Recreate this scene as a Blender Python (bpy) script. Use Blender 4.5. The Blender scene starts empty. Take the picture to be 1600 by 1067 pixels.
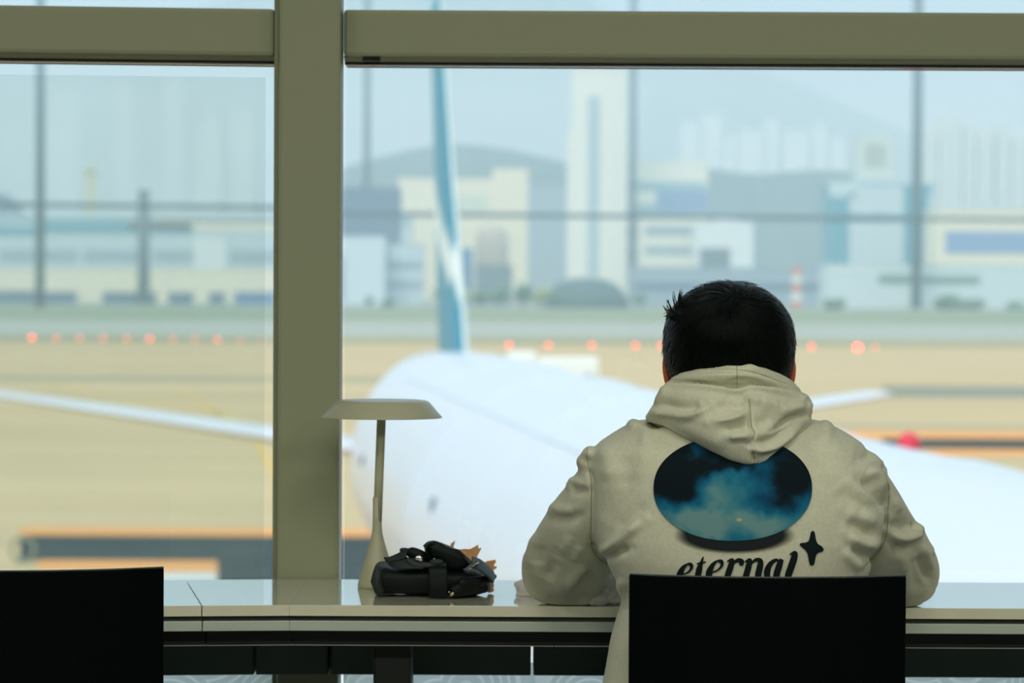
import bpy, bmesh, math, random
import numpy as np
from mathutils import Vector, Matrix
from mathutils.bvhtree import BVHTree
random.seed(7); rng = np.random.default_rng(7)
scene = bpy.context.scene
COL = scene.collection
PI = math.pi

# ---------------------------------------------------------------- camera
EYE = 1.2                     # camera height above the lounge floor
FPX = 4889.0                  # focal length in pixels for a 1600 px wide frame
PITCH = math.atan(83.5 / FPX)
ROLL = math.radians(0.28)
cam_data = bpy.data.cameras.new('camera')
cam_data.sensor_width = 36.0
cam_data.lens = FPX * 36.0 / 1600.0
cam_data.clip_start = 0.1
cam_data.clip_end = 20000
cam_data.dof.use_dof = True
cam_data.dof.focus_distance = 4.2
cam_data.dof.aperture_fstop = 7.0
cam = bpy.data.objects.new('camera', cam_data)
COL.objects.link(cam)
Rcam = Matrix.Rotation(PI / 2 - PITCH, 3, 'X') @ Matrix.Rotation(ROLL, 3, 'Z')
cam.matrix_world = Matrix.Translation((0, 0, EYE)) @ Rcam.to_4x4()
scene.camera = cam
RC = np.array(Rcam)

def W(px, py, Y):
    """world point seen at photo pixel (px, py) at distance Y in front of the camera"""
    d = RC @ np.array([(px - 800) / FPX, (533.5 - py) / FPX, -1.0])
    d = d / d[1] * Y
    return np.array([d[0], d[1], d[2] + EYE])

def PX(v):
    """(n,3) world points -> (n,2) photo pixels, to place folds and prints on the clothing"""
    l = (np.asarray(v) - np.array([0, 0, EYE])) @ RC
    return np.stack([800 + FPX * l[:, 0] / -l[:, 2], 533.5 - FPX * l[:, 1] / -l[:, 2]], 1)

# ---------------------------------------------------------------- world, exposure
world = bpy.data.worlds.new('overcast_sky'); scene.world = world
world.use_nodes = True
nt = world.node_tree; nt.nodes.clear()
wo = nt.nodes.new('ShaderNodeOutputWorld'); bg = nt.nodes.new('ShaderNodeBackground')
tc = nt.nodes.new('ShaderNodeTexCoord'); sp = nt.nodes.new('ShaderNodeSeparateXYZ')
cr = nt.nodes.new('ShaderNodeValToRGB')
nt.links.new(tc.outputs['Generated'], sp.inputs[0]); nt.links.new(sp.outputs['Z'], cr.inputs[0])
cr.color_ramp.elements[0].position = 0.0; cr.color_ramp.elements[0].color = (0.34, 0.58, 0.80, 1)
cr.color_ramp.elements[1].position = 0.5; cr.color_ramp.elements[1].color = (0.80, 1.03, 1.26, 1)
e = cr.color_ramp.elements.new(0.09); e.color = (0.37, 0.63, 0.90, 1)
nt.links.new(cr.outputs[0], bg.inputs[0]); bg.inputs[1].default_value = 1.15
nt.links.new(bg.outputs[0], wo.inputs[0])

sun = bpy.data.lights.new('veiled_sun', 'SUN'); sun.energy = 1.9; sun.angle = math.radians(25); sun.color = (1, .93, .82)
so = bpy.data.objects.new('veiled_sun', sun); COL.objects.link(so)
so.rotation_euler = Vector((.30, .62, -.72)).to_track_quat('-Z', 'Y').to_euler()   # high, from behind the terminal

scene.view_settings.view_transform = 'Standard'
scene.view_settings.look = 'None'
scene.view_settings.exposure = 0.0
scene.view_settings.gamma = 1.0
scene.view_settings.use_curve_mapping = False
scene.cycles.use_denoising = True
scene.cycles.max_bounces = 8
scene.cycles.transparent_max_bounces = 16
scene.cycles.volume_bounces = 3
scene.cycles.sample_clamp_indirect = 4.0
scene.cycles.caustics_reflective = False
scene.cycles.caustics_refractive = False

# added lamps, unseen: ceiling panels behind the camera that light the sitter's back
def ceiling_area(x, y, sx, sy, power, colour):
    l = bpy.data.lights.new('added_ceiling_light', 'AREA'); l.shape = 'RECTANGLE'; l.size = sx; l.size_y = sy
    l.energy = power; l.color = colour
    o = bpy.data.objects.new('added_ceiling_light', l); COL.objects.link(o); o.location = (x, y, 3.13)
    return o
LAMP_POWER = 33
lamps = [ceiling_area(x, y, 1.2, .5, LAMP_POWER * k, (1.0, .99, .83)) for x, y, k in ((-2.2, 2.2, .75), (.3, 2.2, .75), (2.8, 2.2, .75), (-2.2, -1.6, 2.0), (.3, -1.6, 2.0), (2.8, -1.6, 2.0))]

# ---------------------------------------------------------------- materials
def mat(name, col, rough=0.6, metal=0.0, spec=0.5, noise=None, bump=None, emit=None, coat=0.0, sss=0.0, sheen=0.0, trans=0.0):
    m = bpy.data.materials.new(name); m.use_nodes = True
    n = m.node_tree.nodes; L = m.node_tree.links
    b = n['Principled BSDF']
    b.inputs['Base Color'].default_value = (*col, 1)
    b.inputs['Roughness'].default_value = rough
    b.inputs['Metallic'].default_value = metal
    b.inputs['Specular IOR Level'].default_value = spec
    b.inputs['Coat Weight'].default_value = coat
    b.inputs['Coat Roughness'].default_value = 0.03 if rough < .3 else .3
    b.inputs['Sheen Weight'].default_value = sheen
    if sss:
        b.inputs['Subsurface Weight'].default_value = sss
        b.inputs['Subsurface Radius'].default_value = (0.02, 0.006, 0.003)
        b.inputs['Subsurface Scale'].default_value = 1.0
    if emit:
        b.inputs['Emission Color'].default_value = (*emit[0], 1); b.inputs['Emission Strength'].default_value = emit[1]
    t = n.new('ShaderNodeTexCoord')
    if noise:                       # (scale, other colour, detail, (sx, sy, sz))
        mp = n.new('ShaderNodeMapping'); mp.inputs['Scale'].default_value = noise[3] if len(noise) > 3 else (1, 1, 1)
        nz = n.new('ShaderNodeTexNoise'); nz.inputs['Scale'].default_value = noise[0]; nz.inputs['Detail'].default_value = noise[2]
        r = n.new('ShaderNodeValToRGB'); r.color_ramp.elements[0].position = .35; r.color_ramp.elements[1].position = .65
        r.color_ramp.elements[0].color = (*col, 1); r.color_ramp.elements[1].color = (*noise[1], 1)
        L.new(t.outputs['Object'], mp.inputs[0]); L.new(mp.outputs[0], nz.inputs['Vector']); L.new(nz.outputs['Fac'], r.inputs[0]); L.new(r.outputs[0], b.inputs['Base Color'])
    if bump:                        # (scale, strength, distance)
        nz = n.new('ShaderNodeTexNoise'); nz.inputs['Scale'].default_value = bump[0]; nz.inputs['Detail'].default_value = 3
        bp = n.new('ShaderNodeBump'); bp.inputs['Strength'].default_value = bump[1]; bp.inputs['Distance'].default_value = bump[2]
        L.new(t.outputs['Object'], nz.inputs['Vector']); L.new(nz.outputs['Fac'], bp.inputs['Height']); L.new(bp.outputs[0], b.inputs['Normal'])
    return m

def glass_mat(name, tint=(0.97, 0.99, 0.98), refl=1.0, dirt=0.0):
    m = bpy.data.materials.new(name); m.use_nodes = True
    n = m.node_tree.nodes; L = m.node_tree.links; n.clear()
    o = n.new('ShaderNodeOutputMaterial'); tr = n.new('ShaderNodeBsdfTransparent'); gl = n.new('ShaderNodeBsdfGlossy')
    fr = n.new('ShaderNodeFresnel'); fr.inputs[0].default_value = 1.45; mx = n.new('ShaderNodeMixShader')
    tr.inputs[0].default_value = (*tint, 1); gl.inputs['Roughness'].default_value = 0.02; gl.inputs[0].default_value = (refl, refl, refl, 1)
    L.new(fr.outputs[0], mx.inputs[0]); L.new(tr.outputs[0], mx.inputs[1]); L.new(gl.outputs[0], mx.inputs[2])
    last = mx
    if dirt:
        df = n.new('ShaderNodeBsdfDiffuse'); df.inputs[0].default_value = (.8, .85, .85, 1)
        t = n.new('ShaderNodeTexCoord'); nz = n.new('ShaderNodeTexNoise'); nz.inputs['Scale'].default_value = 3; nz.inputs['Detail'].default_value = 5
        ml = n.new('ShaderNodeMath'); ml.operation = 'MULTIPLY'; ml.inputs[1].default_value = dirt
        m2 = n.new('ShaderNodeMixShader'); L.new(t.outputs['Object'], nz.inputs['Vector']); L.new(nz.outputs['Fac'], ml.inputs[0])
        L.new(ml.outputs[0], m2.inputs[0]); L.new(mx.outputs[0], m2.inputs[1]); L.new(df.outputs[0], m2.inputs[2]); last = m2
    L.new(last.outputs[0], o.inputs[0])
    return m

# ---------------------------------------------------------------- mesh helpers
def tag(o, label=None, cat=None, group=None, kind=None):
    if label: o['label'] = label
    if cat: o['category'] = cat
    if group: o['group'] = group
    if kind: o['kind'] = kind
    return o

def empty(name, loc=(0, 0, 0), rz=0.0):
    o = bpy.data.objects.new(name, None); COL.objects.link(o)
    o.empty_display_size = .05
    o.location = loc; o.rotation_euler = (0, 0, rz)
    return o

def root_matrix(o):
    M = Matrix.Translation(o.location) @ o.rotation_euler.to_matrix().to_4x4()
    return M

def link_mesh(name, verts, faces, m, parent=None, smooth=False, local=False, mats=None, fmat=None):
    """verts are world coordinates unless local; a child is expressed in its parent's frame"""
    me = bpy.data.meshes.new(name)
    v = np.asarray(verts, dtype=float)
    if parent is not None and not local:
        r = parent
        while r.parent is not None: r = r.parent
        Mi = np.array(root_matrix(r).inverted())
        v = v @ Mi[:3, :3].T + Mi[:3, 3]
    me.from_pydata(v.tolist(), [], [list(f) for f in faces])
    for mm in (mats or [m]): me.materials.append(mm)
    if fmat is not None: me.polygons.foreach_set('material_index', fmat)
    if smooth: me.polygons.foreach_set('use_smooth', [True] * len(me.polygons))
    me.update()
    o = bpy.data.objects.new(name, me); COL.objects.link(o)
    if parent is not None: o.parent = parent
    return o

class MB:
    """collects shapes in world coordinates"""
    def __init__(s): s.v = []; s.f = []
    def add(s, v, f):
        b = len(s.v); s.v += [tuple(p) for p in v]; s.f += [[i + b for i in q] for q in f]; return s
    def box(s, a, b, rz=0, origin=None, bev=0.0):
        x0, y0, z0 = a; x1, y1, z1 = b
        bm = bmesh.new()
        bmesh.ops.create_cube(bm, size=1)
        for v in bm.verts:
            v.co = Vector(((x0 + x1) / 2 + v.co.x * (x1 - x0), (y0 + y1) / 2 + v.co.y * (y1 - y0), (z0 + z1) / 2 + v.co.z * (z1 - z0)))
        if bev > 0:
            bmesh.ops.bevel(bm, geom=bm.edges[:], offset=bev, segments=2, affect='EDGES', profile=.6)
        if rz:
            ox, oy = origin if origin else ((x0 + x1) / 2, (y0 + y1) / 2)
            bmesh.ops.rotate(bm, verts=bm.verts, cent=(ox, oy, 0), matrix=Matrix.Rotation(rz, 3, 'Z'))
        bm.verts.ensure_lookup_table()
        s.add([v.co[:] for v in bm.verts], [[v.index for v in f.verts] for f in bm.faces]); bm.free()
        return s
    def loft(s, rings, closed=True):
        n = len(rings[0]); v = [p for r in rings for p in r]; f = []
        for i in range(len(rings) - 1):
            for j in range(n):
                k = (j + 1) % n
                f.append([i * n + j, i * n + k, (i + 1) * n + k, (i + 1) * n + j])
        if closed:
            a = len(v); v.append(np.mean(rings[0], 0)); v.append(np.mean(rings[-1], 0)); m = (len(rings) - 1) * n
            for j in range(n):
                k = (j + 1) % n
                f.append([a, k, j]); f.append([a + 1, m + j, m + k])
        return s.add(v, f)
    def tube(s, pts, rad, n=12, squash=1.0, round_ends=True):
        pts = [np.asarray(p, float) for p in pts]
        if not hasattr(rad, '__len__'): rad = [rad] * len(pts)
        rad = list(rad)
        if round_ends:
            d0 = pts[0] - pts[1]; d0 /= np.linalg.norm(d0); d1 = pts[-1] - pts[-2]; d1 /= np.linalg.norm(d1)
            A = [(pts[0] + d0 * rad[0] * math.sin(t), rad[0] * math.cos(t)) for t in (1.4, 1.0, .5)]
            B = [(pts[-1] + d1 * rad[-1] * math.sin(t), rad[-1] * math.cos(t)) for t in (.5, 1.0, 1.4)]
            pts = [a for a, _ in A] + pts + [b for b, _ in B]; rad = [r for _, r in A] + rad + [r for _, r in B]
        rings = []; up = None
        for i, p in enumerate(pts):
            t = pts[min(i + 1, len(pts) - 1)] - pts[max(i - 1, 0)]; t = t / (np.linalg.norm(t) + 1e-12)
            if up is None:
                up = np.array([0, 0, 1.0]) if abs(t[2]) < .9 else np.array([0, 1.0, 0])
            u = up - t * np.dot(up, t); u /= np.linalg.norm(u); w = np.cross(t, u); up = u
            rings.append([p + rad[i] * (math.cos(a) * w + squash * math.sin(a) * u) for a in np.linspace(0, 2 * PI, n, endpoint=False)])
        return s.loft(rings)
    def ell(s, c, r, nu=24, nv=14, R=None):
        rings = []
        for k in range(nv + 1):
            th = -PI / 2 + PI * (k + .02) / (nv + .04)
            rings.append([np.array([r[0] * math.cos(th) * math.cos(a), r[1] * math.cos(th) * math.sin(a), r[2] * math.sin(th)]) for a in np.linspace(0, 2 * PI, nu, endpoint=False)])
        rings = [[(np.asarray(R) @ p if R is not None else p) + np.asarray(c) for p in q] for q in rings]
        return s.loft(rings)
    def lathe(s, prof, c, n=48):
        rings = [[np.array([c[0] + r * math.cos(a), c[1] + r * math.sin(a), c[2] + z]) for a in np.linspace(0, 2 * PI, n, endpoint=False)] for r, z in prof]
        return s.loft(rings)
    def build(s, name, m, parent=None, smooth=False, local=False):
        return link_mesh(name, s.v, s.f, m, parent, smooth, local)

def smooth_path(pts, k=8):
    """Catmull-Rom through the points"""
    P = [np.asarray(p, float) for p in pts]; P = [2 * P[0] - P[1]] + P + [2 * P[-1] - P[-2]]; out = []
    for i in range(1, len(P) - 2):
        for t in np.linspace(0, 1, k, endpoint=False):
            out.append(.5 * ((2 * P[i]) + (P[i + 1] - P[i - 1]) * t + (2 * P[i - 1] - 5 * P[i] + 4 * P[i + 1] - P[i + 2]) * t * t + (3 * P[i] - P[i - 1] - 3 * P[i + 1] + P[i + 2]) * t ** 3))
    out.append(P[-2]); return out

def remesh(mb, voxel, smooth=6):
    """one continuous surface out of overlapping volumes -> (verts, faces)"""
    me = bpy.data.meshes.new('tmp'); me.from_pydata([tuple(map(float, p)) for p in mb.v], [], mb.f)
    bm = bmesh.new(); bm.from_mesh(me); bmesh.ops.recalc_face_normals(bm, faces=bm.faces); bm.to_mesh(me); bm.free()
    o = bpy.data.objects.new('tmp', me); COL.objects.link(o)
    r = o.modifiers.new('r', 'REMESH'); r.mode = 'VOXEL'; r.voxel_size = voxel; r.adaptivity = 0
    if smooth:
        q = o.modifiers.new('s', 'SMOOTH'); q.factor = .5; q.iterations = smooth
    bpy.context.view_layer.update()
    ev = o.evaluated_get(bpy.context.evaluated_depsgraph_get()); m2 = ev.to_mesh()
    n = len(m2.vertices); v = np.zeros(n * 3); m2.vertices.foreach_get('co', v); v = v.reshape(-1, 3).copy()
    f = [list(p.vertices) for p in m2.polygons]
    ev.to_mesh_clear(); bpy.data.objects.remove(o); bpy.data.meshes.remove(me)
    return v, f

def normals(v, f):
    q = np.array([a if len(a) == 4 else a + [a[-1]] for a in f]); nn = np.zeros_like(v)
    fn = np.cross(v[q[:, 2]] - v[q[:, 0]], v[q[:, 3]] - v[q[:, 1]])
    for k in range(4): np.add.at(nn, q[:, k], fn)
    l = np.linalg.norm(nn, axis=1, keepdims=True); return nn / np.maximum(l, 1e-12)

def strokes(v, f, st, facing=0.15):
    """press folds (polyline in photo pixels, width, height in mm) into the side that faces -Y"""
    n = normals(v, f); p = PX(v); d = np.zeros(len(v))
    wgt = np.clip((-n[:, 1] + .35) / .5, 0, 1)
    for pts, sig, amp in st:
        P = np.array(smooth_path(pts, 6)); best = np.full(len(v), 1e9); tb = np.zeros(len(v))
        lo = P.min(0) - 4 * sig; hi = P.max(0) + 4 * sig
        idx = np.where((p[:, 0] > lo[0]) & (p[:, 0] < hi[0]) & (p[:, 1] > lo[1]) & (p[:, 1] < hi[1]))[0]
        q = p[idx]; bb = np.full(len(idx), 1e9); tt = np.zeros(len(idx))
        for i in range(len(P) - 1):
            a, b = P[i], P[i + 1]; ab = b - a; t = np.clip(((q - a) @ ab) / (ab @ ab + 1e-9), 0, 1)
            dd = np.linalg.norm(q - (a + t[:, None] * ab), axis=1); u = dd < bb
            bb[u] = dd[u]; tt[u] = (i + t[u]) / (len(P) - 1)
        fade = np.clip(np.minimum(tt, 1 - tt) / .25, .25, 1)
        d[idx] += amp * .001 * fade * np.exp(-.5 * (bb / sig) ** 2)
    return v + n * (d * wgt)[:, None]
# ================================================================ MATERIALS
M = {}
M['frame'] = mat('painted_frame', (.31, .335, .22), .45, bump=(900, .05, .0004))
M['gasket'] = mat('black_gasket', (.006, .009, .009), .6)
M['glass'] = glass_mat('window_glass', (.97, .99, .985), 1.0, .02)
M['wall'] = mat('wall_paint', (.30, .30, .26), .8)
M['ceil'] = mat('ceiling_paint', (.55, .55, .48), .8)
M['carpet'] = mat('carpet', (.16, .17, .15), .95, noise=(6, (.22, .22, .19), 4))
M['stone'] = mat('pale_quartz', (.74, .73, .58), .07, coat=.6, spec=.5, noise=(30, (.77, .76, .61), 3))
M['alu'] = mat('brushed_aluminium', (.50, .58, .52), .5, metal=.2)
M['groove'] = mat('shadow_groove', (.10, .11, .10), .7)
M['black'] = mat('black_panel', (.004, .008, .009), .5)
M['dark'] = mat('dark_teal_panel', (.035, .07, .068), .45)
M['lamp'] = mat('cream_lamp_metal', (.50, .50, .36), .38)
M['lampin'] = mat('lamp_diffuser', (.8, .8, .72), .5)
M['chair'] = mat('black_chair_shell', (.0008, .0022, .0024), .7, spec=.06)
M['chairlit'] = mat('lit_edge_tone', (.035, .060, .058), .45)  # paler colour stands in for light caught on the backrest edges
M['chairleg'] = mat('black_metal_leg', (.004, .005, .005), .35, metal=.5)
M['white'] = mat('white_aircraft_paint', (.72, .70, .71), .3)
M['seam'] = mat('aircraft_panel_seam', (.66, .72, .77), .4)
M['red'] = mat('red_beacon_glass', (.75, .02, .05), .3)

# ================================================================ ROOM
def struct(name, mb, m, **k):
    o = mb.build(name, m, **k); o['kind'] = 'structure'; return o
GZ = -8.2                                # level of the apron
FX = -.312                               # where the facade folds
FOLD = math.radians(6.0)
def L6(x, y):                            # point in the left bay: x measured back from the fold, y across the facade
    dx = x - FX; return (FX + dx * math.cos(FOLD) - (y - 4.8) * math.sin(FOLD) * 0 , y + dx * math.sin(FOLD))

struct('floor', MB().box((-8, -6, -.06), (8, 4.70, 0)), M['carpet'])
struct('ceiling', MB().box((-8, -6, 3.2), (8, 4.75, 3.3)), M['ceil'])
struct('wall_left', MB().box((-8.1, -6, 0), (-8, 3.9, 3.2)), M['wall'])
struct('wall_right', MB().box((8, -6, 0), (8.1, 4.75, 3.2)), M['wall'])
struct('wall_back', MB().box((-8, -6.1, 0), (8, -6, 3.2)), M['wall'])

def quadbar(x0, x1, ya, yb, z0, z1, left, bev=0.0, skew=(0, 0)):
    """bar running along the facade; ya/yb near and far distance at the fold, mitred at the fold"""
    mb = MB()
    if not left:
        mb.box((x0, ya, z0), (x1, yb, z1), bev=bev); return mb
    t = math.tan(FOLD); k = math.tan(FOLD / 2)
    def q(x, y):
        return (x, y + (x - FX) * t)
    v = [(*q(x0, ya), z0), (*q(x1, ya), z0), (*q(x1 - skew[1], yb), z0), (*q(x0 - skew[0], yb), z0), (*q(x0, ya), z1), (*q(x1, ya), z1), (*q(x1 - skew[1], yb), z1), (*q(x0 - skew[0], yb), z1)]
    f = [[0, 3, 2, 1], [4, 5, 6, 7], [0, 1, 5, 4], [1, 2, 6, 5], [2, 3, 7, 6], [3, 0, 4, 7]]
    bm = bmesh.new(); vs = [bm.verts.new(p) for p in v]; [bm.faces.new([vs[i] for i in a]) for a in f]
    if bev: bmesh.ops.bevel(bm, geom=bm.edges[:], offset=bev, segments=2, affect='EDGES', profile=.6)
    bm.verts.ensure_lookup_table(); bm.verts.index_update()
    mb.add([p.co[:] for p in bm.verts], [[p.index for p in a.verts] for a in bm.faces]); bm.free(); return mb

# post at the fold and the two transoms, glass panes
struct('trim_1', MB().box((-.3595, 4.8, 0), (-.2645, 4.888, 3.2), bev=.006), M['frame'])
struct('trim_2', MB().box((-.369, 4.83, 0), (-.3590, 4.99, 3.2), bev=.003), M['frame'])
T0, T1 = 1.556, 1.6285
tr = struct('trim_3', quadbar(-.262, 8, 4.835, 4.99, T0, T1, False, .006), M['frame'])
tl = struct('trim_4', quadbar(-8, -.369, 4.835, 4.99, T0, T1, True, .006), M['frame'])
# lower lip of the transoms, then the dark gasket
def lip(n, x0, x1, left):
    t = math.tan(FOLD) if left else 0; prof = ((4.842, T0 + .002), (4.850, T0 - .0015), (4.866, T0 - .0062), (4.97, T0 - .0062), (4.97, T0 + .002)); v = []
    for x in (x0, x1): v += [(x, y + (x - FX) * t, z) for y, z in prof]
    k = len(prof); f = [[i, (i + 1) % k, (i + 1) % k + k, i + k] for i in range(k)] + [list(range(k)), list(range(2 * k - 1, k - 1, -1))]
    struct('trim_%d' % n, MB().add(v, f), M['frame'])
lip(5, -.262, 8, False); lip(6, -8, -.369, True)
struct('trim_7', quadbar(-.262, 8, 4.87, 4.95, T0 - .0095, T0 - .0062, False), M['gasket'])
struct('trim_8', quadbar(-8, -.369, 4.87, 4.95, T0 - .0095, T0 - .0062, True), M['gasket'])
def window(n, x0, x1, z0, z1, left):
    w = empty('window_%d' % n, (x0, 4.9, z0)); w['kind'] = 'structure'
    quadbar(x0, x1, 4.90, 4.906, z0, z1, left).build('glass_pane', M['glass'], w)
    return w
window(1, -.262, 2.6, .70, T0 - .0097, False)
window(2, -2.9, -.369, .70, T0 - .0097, True)
fl = bpy.data.objects['window_2']
quadbar(-2.9, -.3865, 4.893, 4.8945, .72, T0 - .030, True).build('safety_film', glass_mat('clear_safety_film', (.97, .995, .985), .6, .10), fl)
window(3, -.262, 2.6, T1 + .001, 3.2, False)
window(4, -2.9, -.369, T1 + .001, 3.2, True)
struct('trim_9', MB().box((2.6, 4.8, 0), (2.7, 5.02, 3.2), bev=.005), M['frame'])
struct('trim_10', MB().box((-3.0, 4.52, 0), (-2.9, 4.74, 3.2), bev=.005), M['frame'])
window(5, 2.7, 8, .70, 3.2, False)
window(6, -8, -3.0, .70, 3.2, True)
# slot for a blind clip in the right transom
struct('trim_11', MB().box((-.2335, 4.845, T0 - .0062), (-.206, 4.875, T0 - .0012), bev=.001), M['gasket'])
# sill panels under the counter (dark, with open joints) and the low glass beneath with its curved white frit
def sill(n, xa, xb, left):
    struct('trim_%d' % n, quadbar(xa, xb, 4.74, 4.86, .612, .700, left, .0025), M['dark'])
sill(12, .035, .80, False); sill(13, -.272, .031, False); sill(14, -.386, -.277, True); sill(15, -8, -.389, True); sill(16, .804, 8, False)
m = bpy.data.materials.new('white_frit'); m.use_nodes = True
n_ = m.node_tree.nodes; l_ = m.node_tree.links; b_ = n_['Principled BSDF']; b_.inputs['Roughness'].default_value = .5
tcn = n_.new('ShaderNodeTexCoord'); mpn = n_.new('ShaderNodeMapping'); mpn.inputs['Location'].default_value = (0, 0, .0)
vor = n_.new('ShaderNodeTexVoronoi'); vor.inputs['Scale'].default_value = 9
wv = n_.new('ShaderNodeMath'); wv.operation = 'MULTIPLY'; wv.inputs[1].default_value = 60
sn = n_.new('ShaderNodeMath'); sn.operation = 'SINE'; rp = n_.new('ShaderNodeValToRGB')
rp.color_ramp.elements[0].position = .45; rp.color_ramp.elements[1].position = .6
rp.color_ramp.elements[0].color = (.72, .80, .80, 1); rp.color_ramp.elements[1].color = (.97, 1, 1, 1)
l_.new(tcn.outputs['Object'], mpn.inputs[0]); l_.new(mpn.outputs[0], vor.inputs['Vector']); l_.new(vor.outputs['Distance'], wv.inputs[0]); l_.new(wv.outputs[0], sn.inputs[0]); l_.new(sn.outputs[0], rp.inputs[0]); l_.new(rp.outputs[0], b_.inputs['Base Color'])
b_.inputs['Transmission Weight'].default_value = 0.0
tl_ = n_.new('ShaderNodeBsdfTranslucent'); mx_ = n_.new('ShaderNodeMixShader'); mx_.inputs[0].default_value = .75
l_.new(rp.outputs[0], tl_.inputs[0]); l_.new(b_.outputs[0], mx_.inputs[1]); l_.new(tl_.outputs[0], mx_.inputs[2]); l_.new(mx_.outputs[0], n_['Material Output'].inputs[0])
M['frit'] = m
struct('window_7', quadbar(-.262, 8, 4.90, 4.906, 0, .612, False), M['frit'])
struct('window_8', quadbar(-8, -.369, 4.90, 4.906, 0, .612, True), M['frit'])

# ---- counter
DT = .752
ctr = empty('counter', (0, 4.6, 0)); tag(ctr, 'long glossy cream counter along the window, right of the joint near the black chair', 'counter')
SX = -.434                                # seam in the top
def top_profile(left, x0, x1, name, root):
    quadbar(x0, x1, 4.402, 4.793, DT - .0155, DT, left, .0012).build(name, M['stone'], root)
quadbar(FX, 8, 4.402, 4.793, DT - .0155, DT, False, .0010).build('worktop', M['stone'], ctr)
quadbar(SX + .0006, FX, 4.402, 4.793, DT - .0155, DT, True, .0010, (.063, 0)).build('worktop', M['stone'], ctr)
for a, b, lf in ((FX, 8, False), (SX + .0006, FX, True)):
    quadbar(a, b, 4.416, 4.78, DT - .0225, DT - .0157, lf).build('recessed_strip', M['groove'], ctr)
    quadbar(a, b, 4.408, 4.78, DT - .0370, DT - .0227, lf, .001).build('metal_rail', M['alu'], ctr)
def apron(a, b, lf, root): quadbar(a, b, 4.46, 4.475, .690, DT - .0372, lf, .001).build('front_apron', M['black'], root); quadbar(a, b, 4.459, 4.476, .6885, .6898, lf).build('apron_lit_edge', M['alu'], root)  # thin pale strip stands in for light along the apron's lower rim
apron(.063, .9, False, ctr); apron(FX, .0615, False, ctr); apron(SX + .0006, FX, True, ctr); apron(.902, 8, False, ctr)
for xa in (-.1985, 1.5, 3.2):
    MB().box((xa, 4.52, .012), (xa + .055, 4.62, DT - .038), bev=.004).build('pedestal', M['black'], ctr)
    MB().box((xa - .1, 4.42, 0), (xa + .155, 4.72, .012), bev=.003).build('pedestal_foot', M['black'], ctr)
c2 = empty('counter', (-1.5, 4.4, 0)); tag(c2, 'end of the cream counter left of the fine joint, behind the left black chair', 'counter')
quadbar(-8, SX - .0006, 4.402, 4.793, DT - .0155, DT, True, .0010, (0, .063)).build('worktop', M['stone'], c2)
quadbar(-8, SX - .0006, 4.416, 4.78, DT - .0225, DT - .0157, True).build('recessed_strip', M['groove'], c2)
quadbar(-8, SX - .0006, 4.408, 4.78, DT - .0370, DT - .0227, True, .001).build('metal_rail', M['alu'], c2)
apron(-8, SX - .0006, True, c2)
for xa in (-1.4, -3.2):
    y = 4.5 + (xa - FX) * math.tan(FOLD)
    MB().box((xa, y, .012), (xa + .055, y + .1, DT - .038), bev=.004).build('pedestal', M['black'], c2)
    MB().box((xa - .1, y - .1, 0), (xa + .155, y + .2, .012), bev=.003).build('pedestal_foot', M['black'], c2)

# ---- table lamp
lc = W(589, 920, 4.665); lc[2] = DT
lamp = empty('table_lamp', tuple(lc)); tag(lamp, 'cream mushroom-shaped table lamp standing on the counter beside the post', 'lamp')
s = 4.62 / FPX; lx = 9 * s
MB().lathe([(.002, 0), (.0275, 0), (.0290, .002), (.0285, .006), (.0262, .0145), (.0228, .029), (.0202, .038), (.0166, .050), (.0115, .067), (.0082, .080), (.0071, .090), (.0068, .10), (.0067, .135)], (lc[0], lc[1], DT)).build('base', M['lamp'], lamp, True)
tp = np.array([lc[0] + .006, lc[1], DT + .266])
MB().tube([(lc[0], lc[1], DT + .09), tuple(tp)], [.0067, .0067], 20, round_ends=False).build('stem', M['lamp'], lamp, True)
hz = tp[2] - .012
MB().lathe([(.002, .0262), (.060, .0262), (.066, .0256), (.0705, .0235), (.0760, .0175), (.0830, .0090), (.0905, .0008), (.0908, 0), (.0885, .0002), (.0800, .0075), (.0720, .0150), (.064, .0205), (.055, .0225), (.002, .0225)], (tp[0] + .000, tp[1], hz), 96).build('shade', M['lamp'], lamp, True)
MB().lathe([(.002, .012), (.058, .012), (.060, .0135), (.058, .015), (.002, .015)], (tp[0], tp[1], hz), 64).build('diffuser', M['lampin'], lamp, True)

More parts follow.
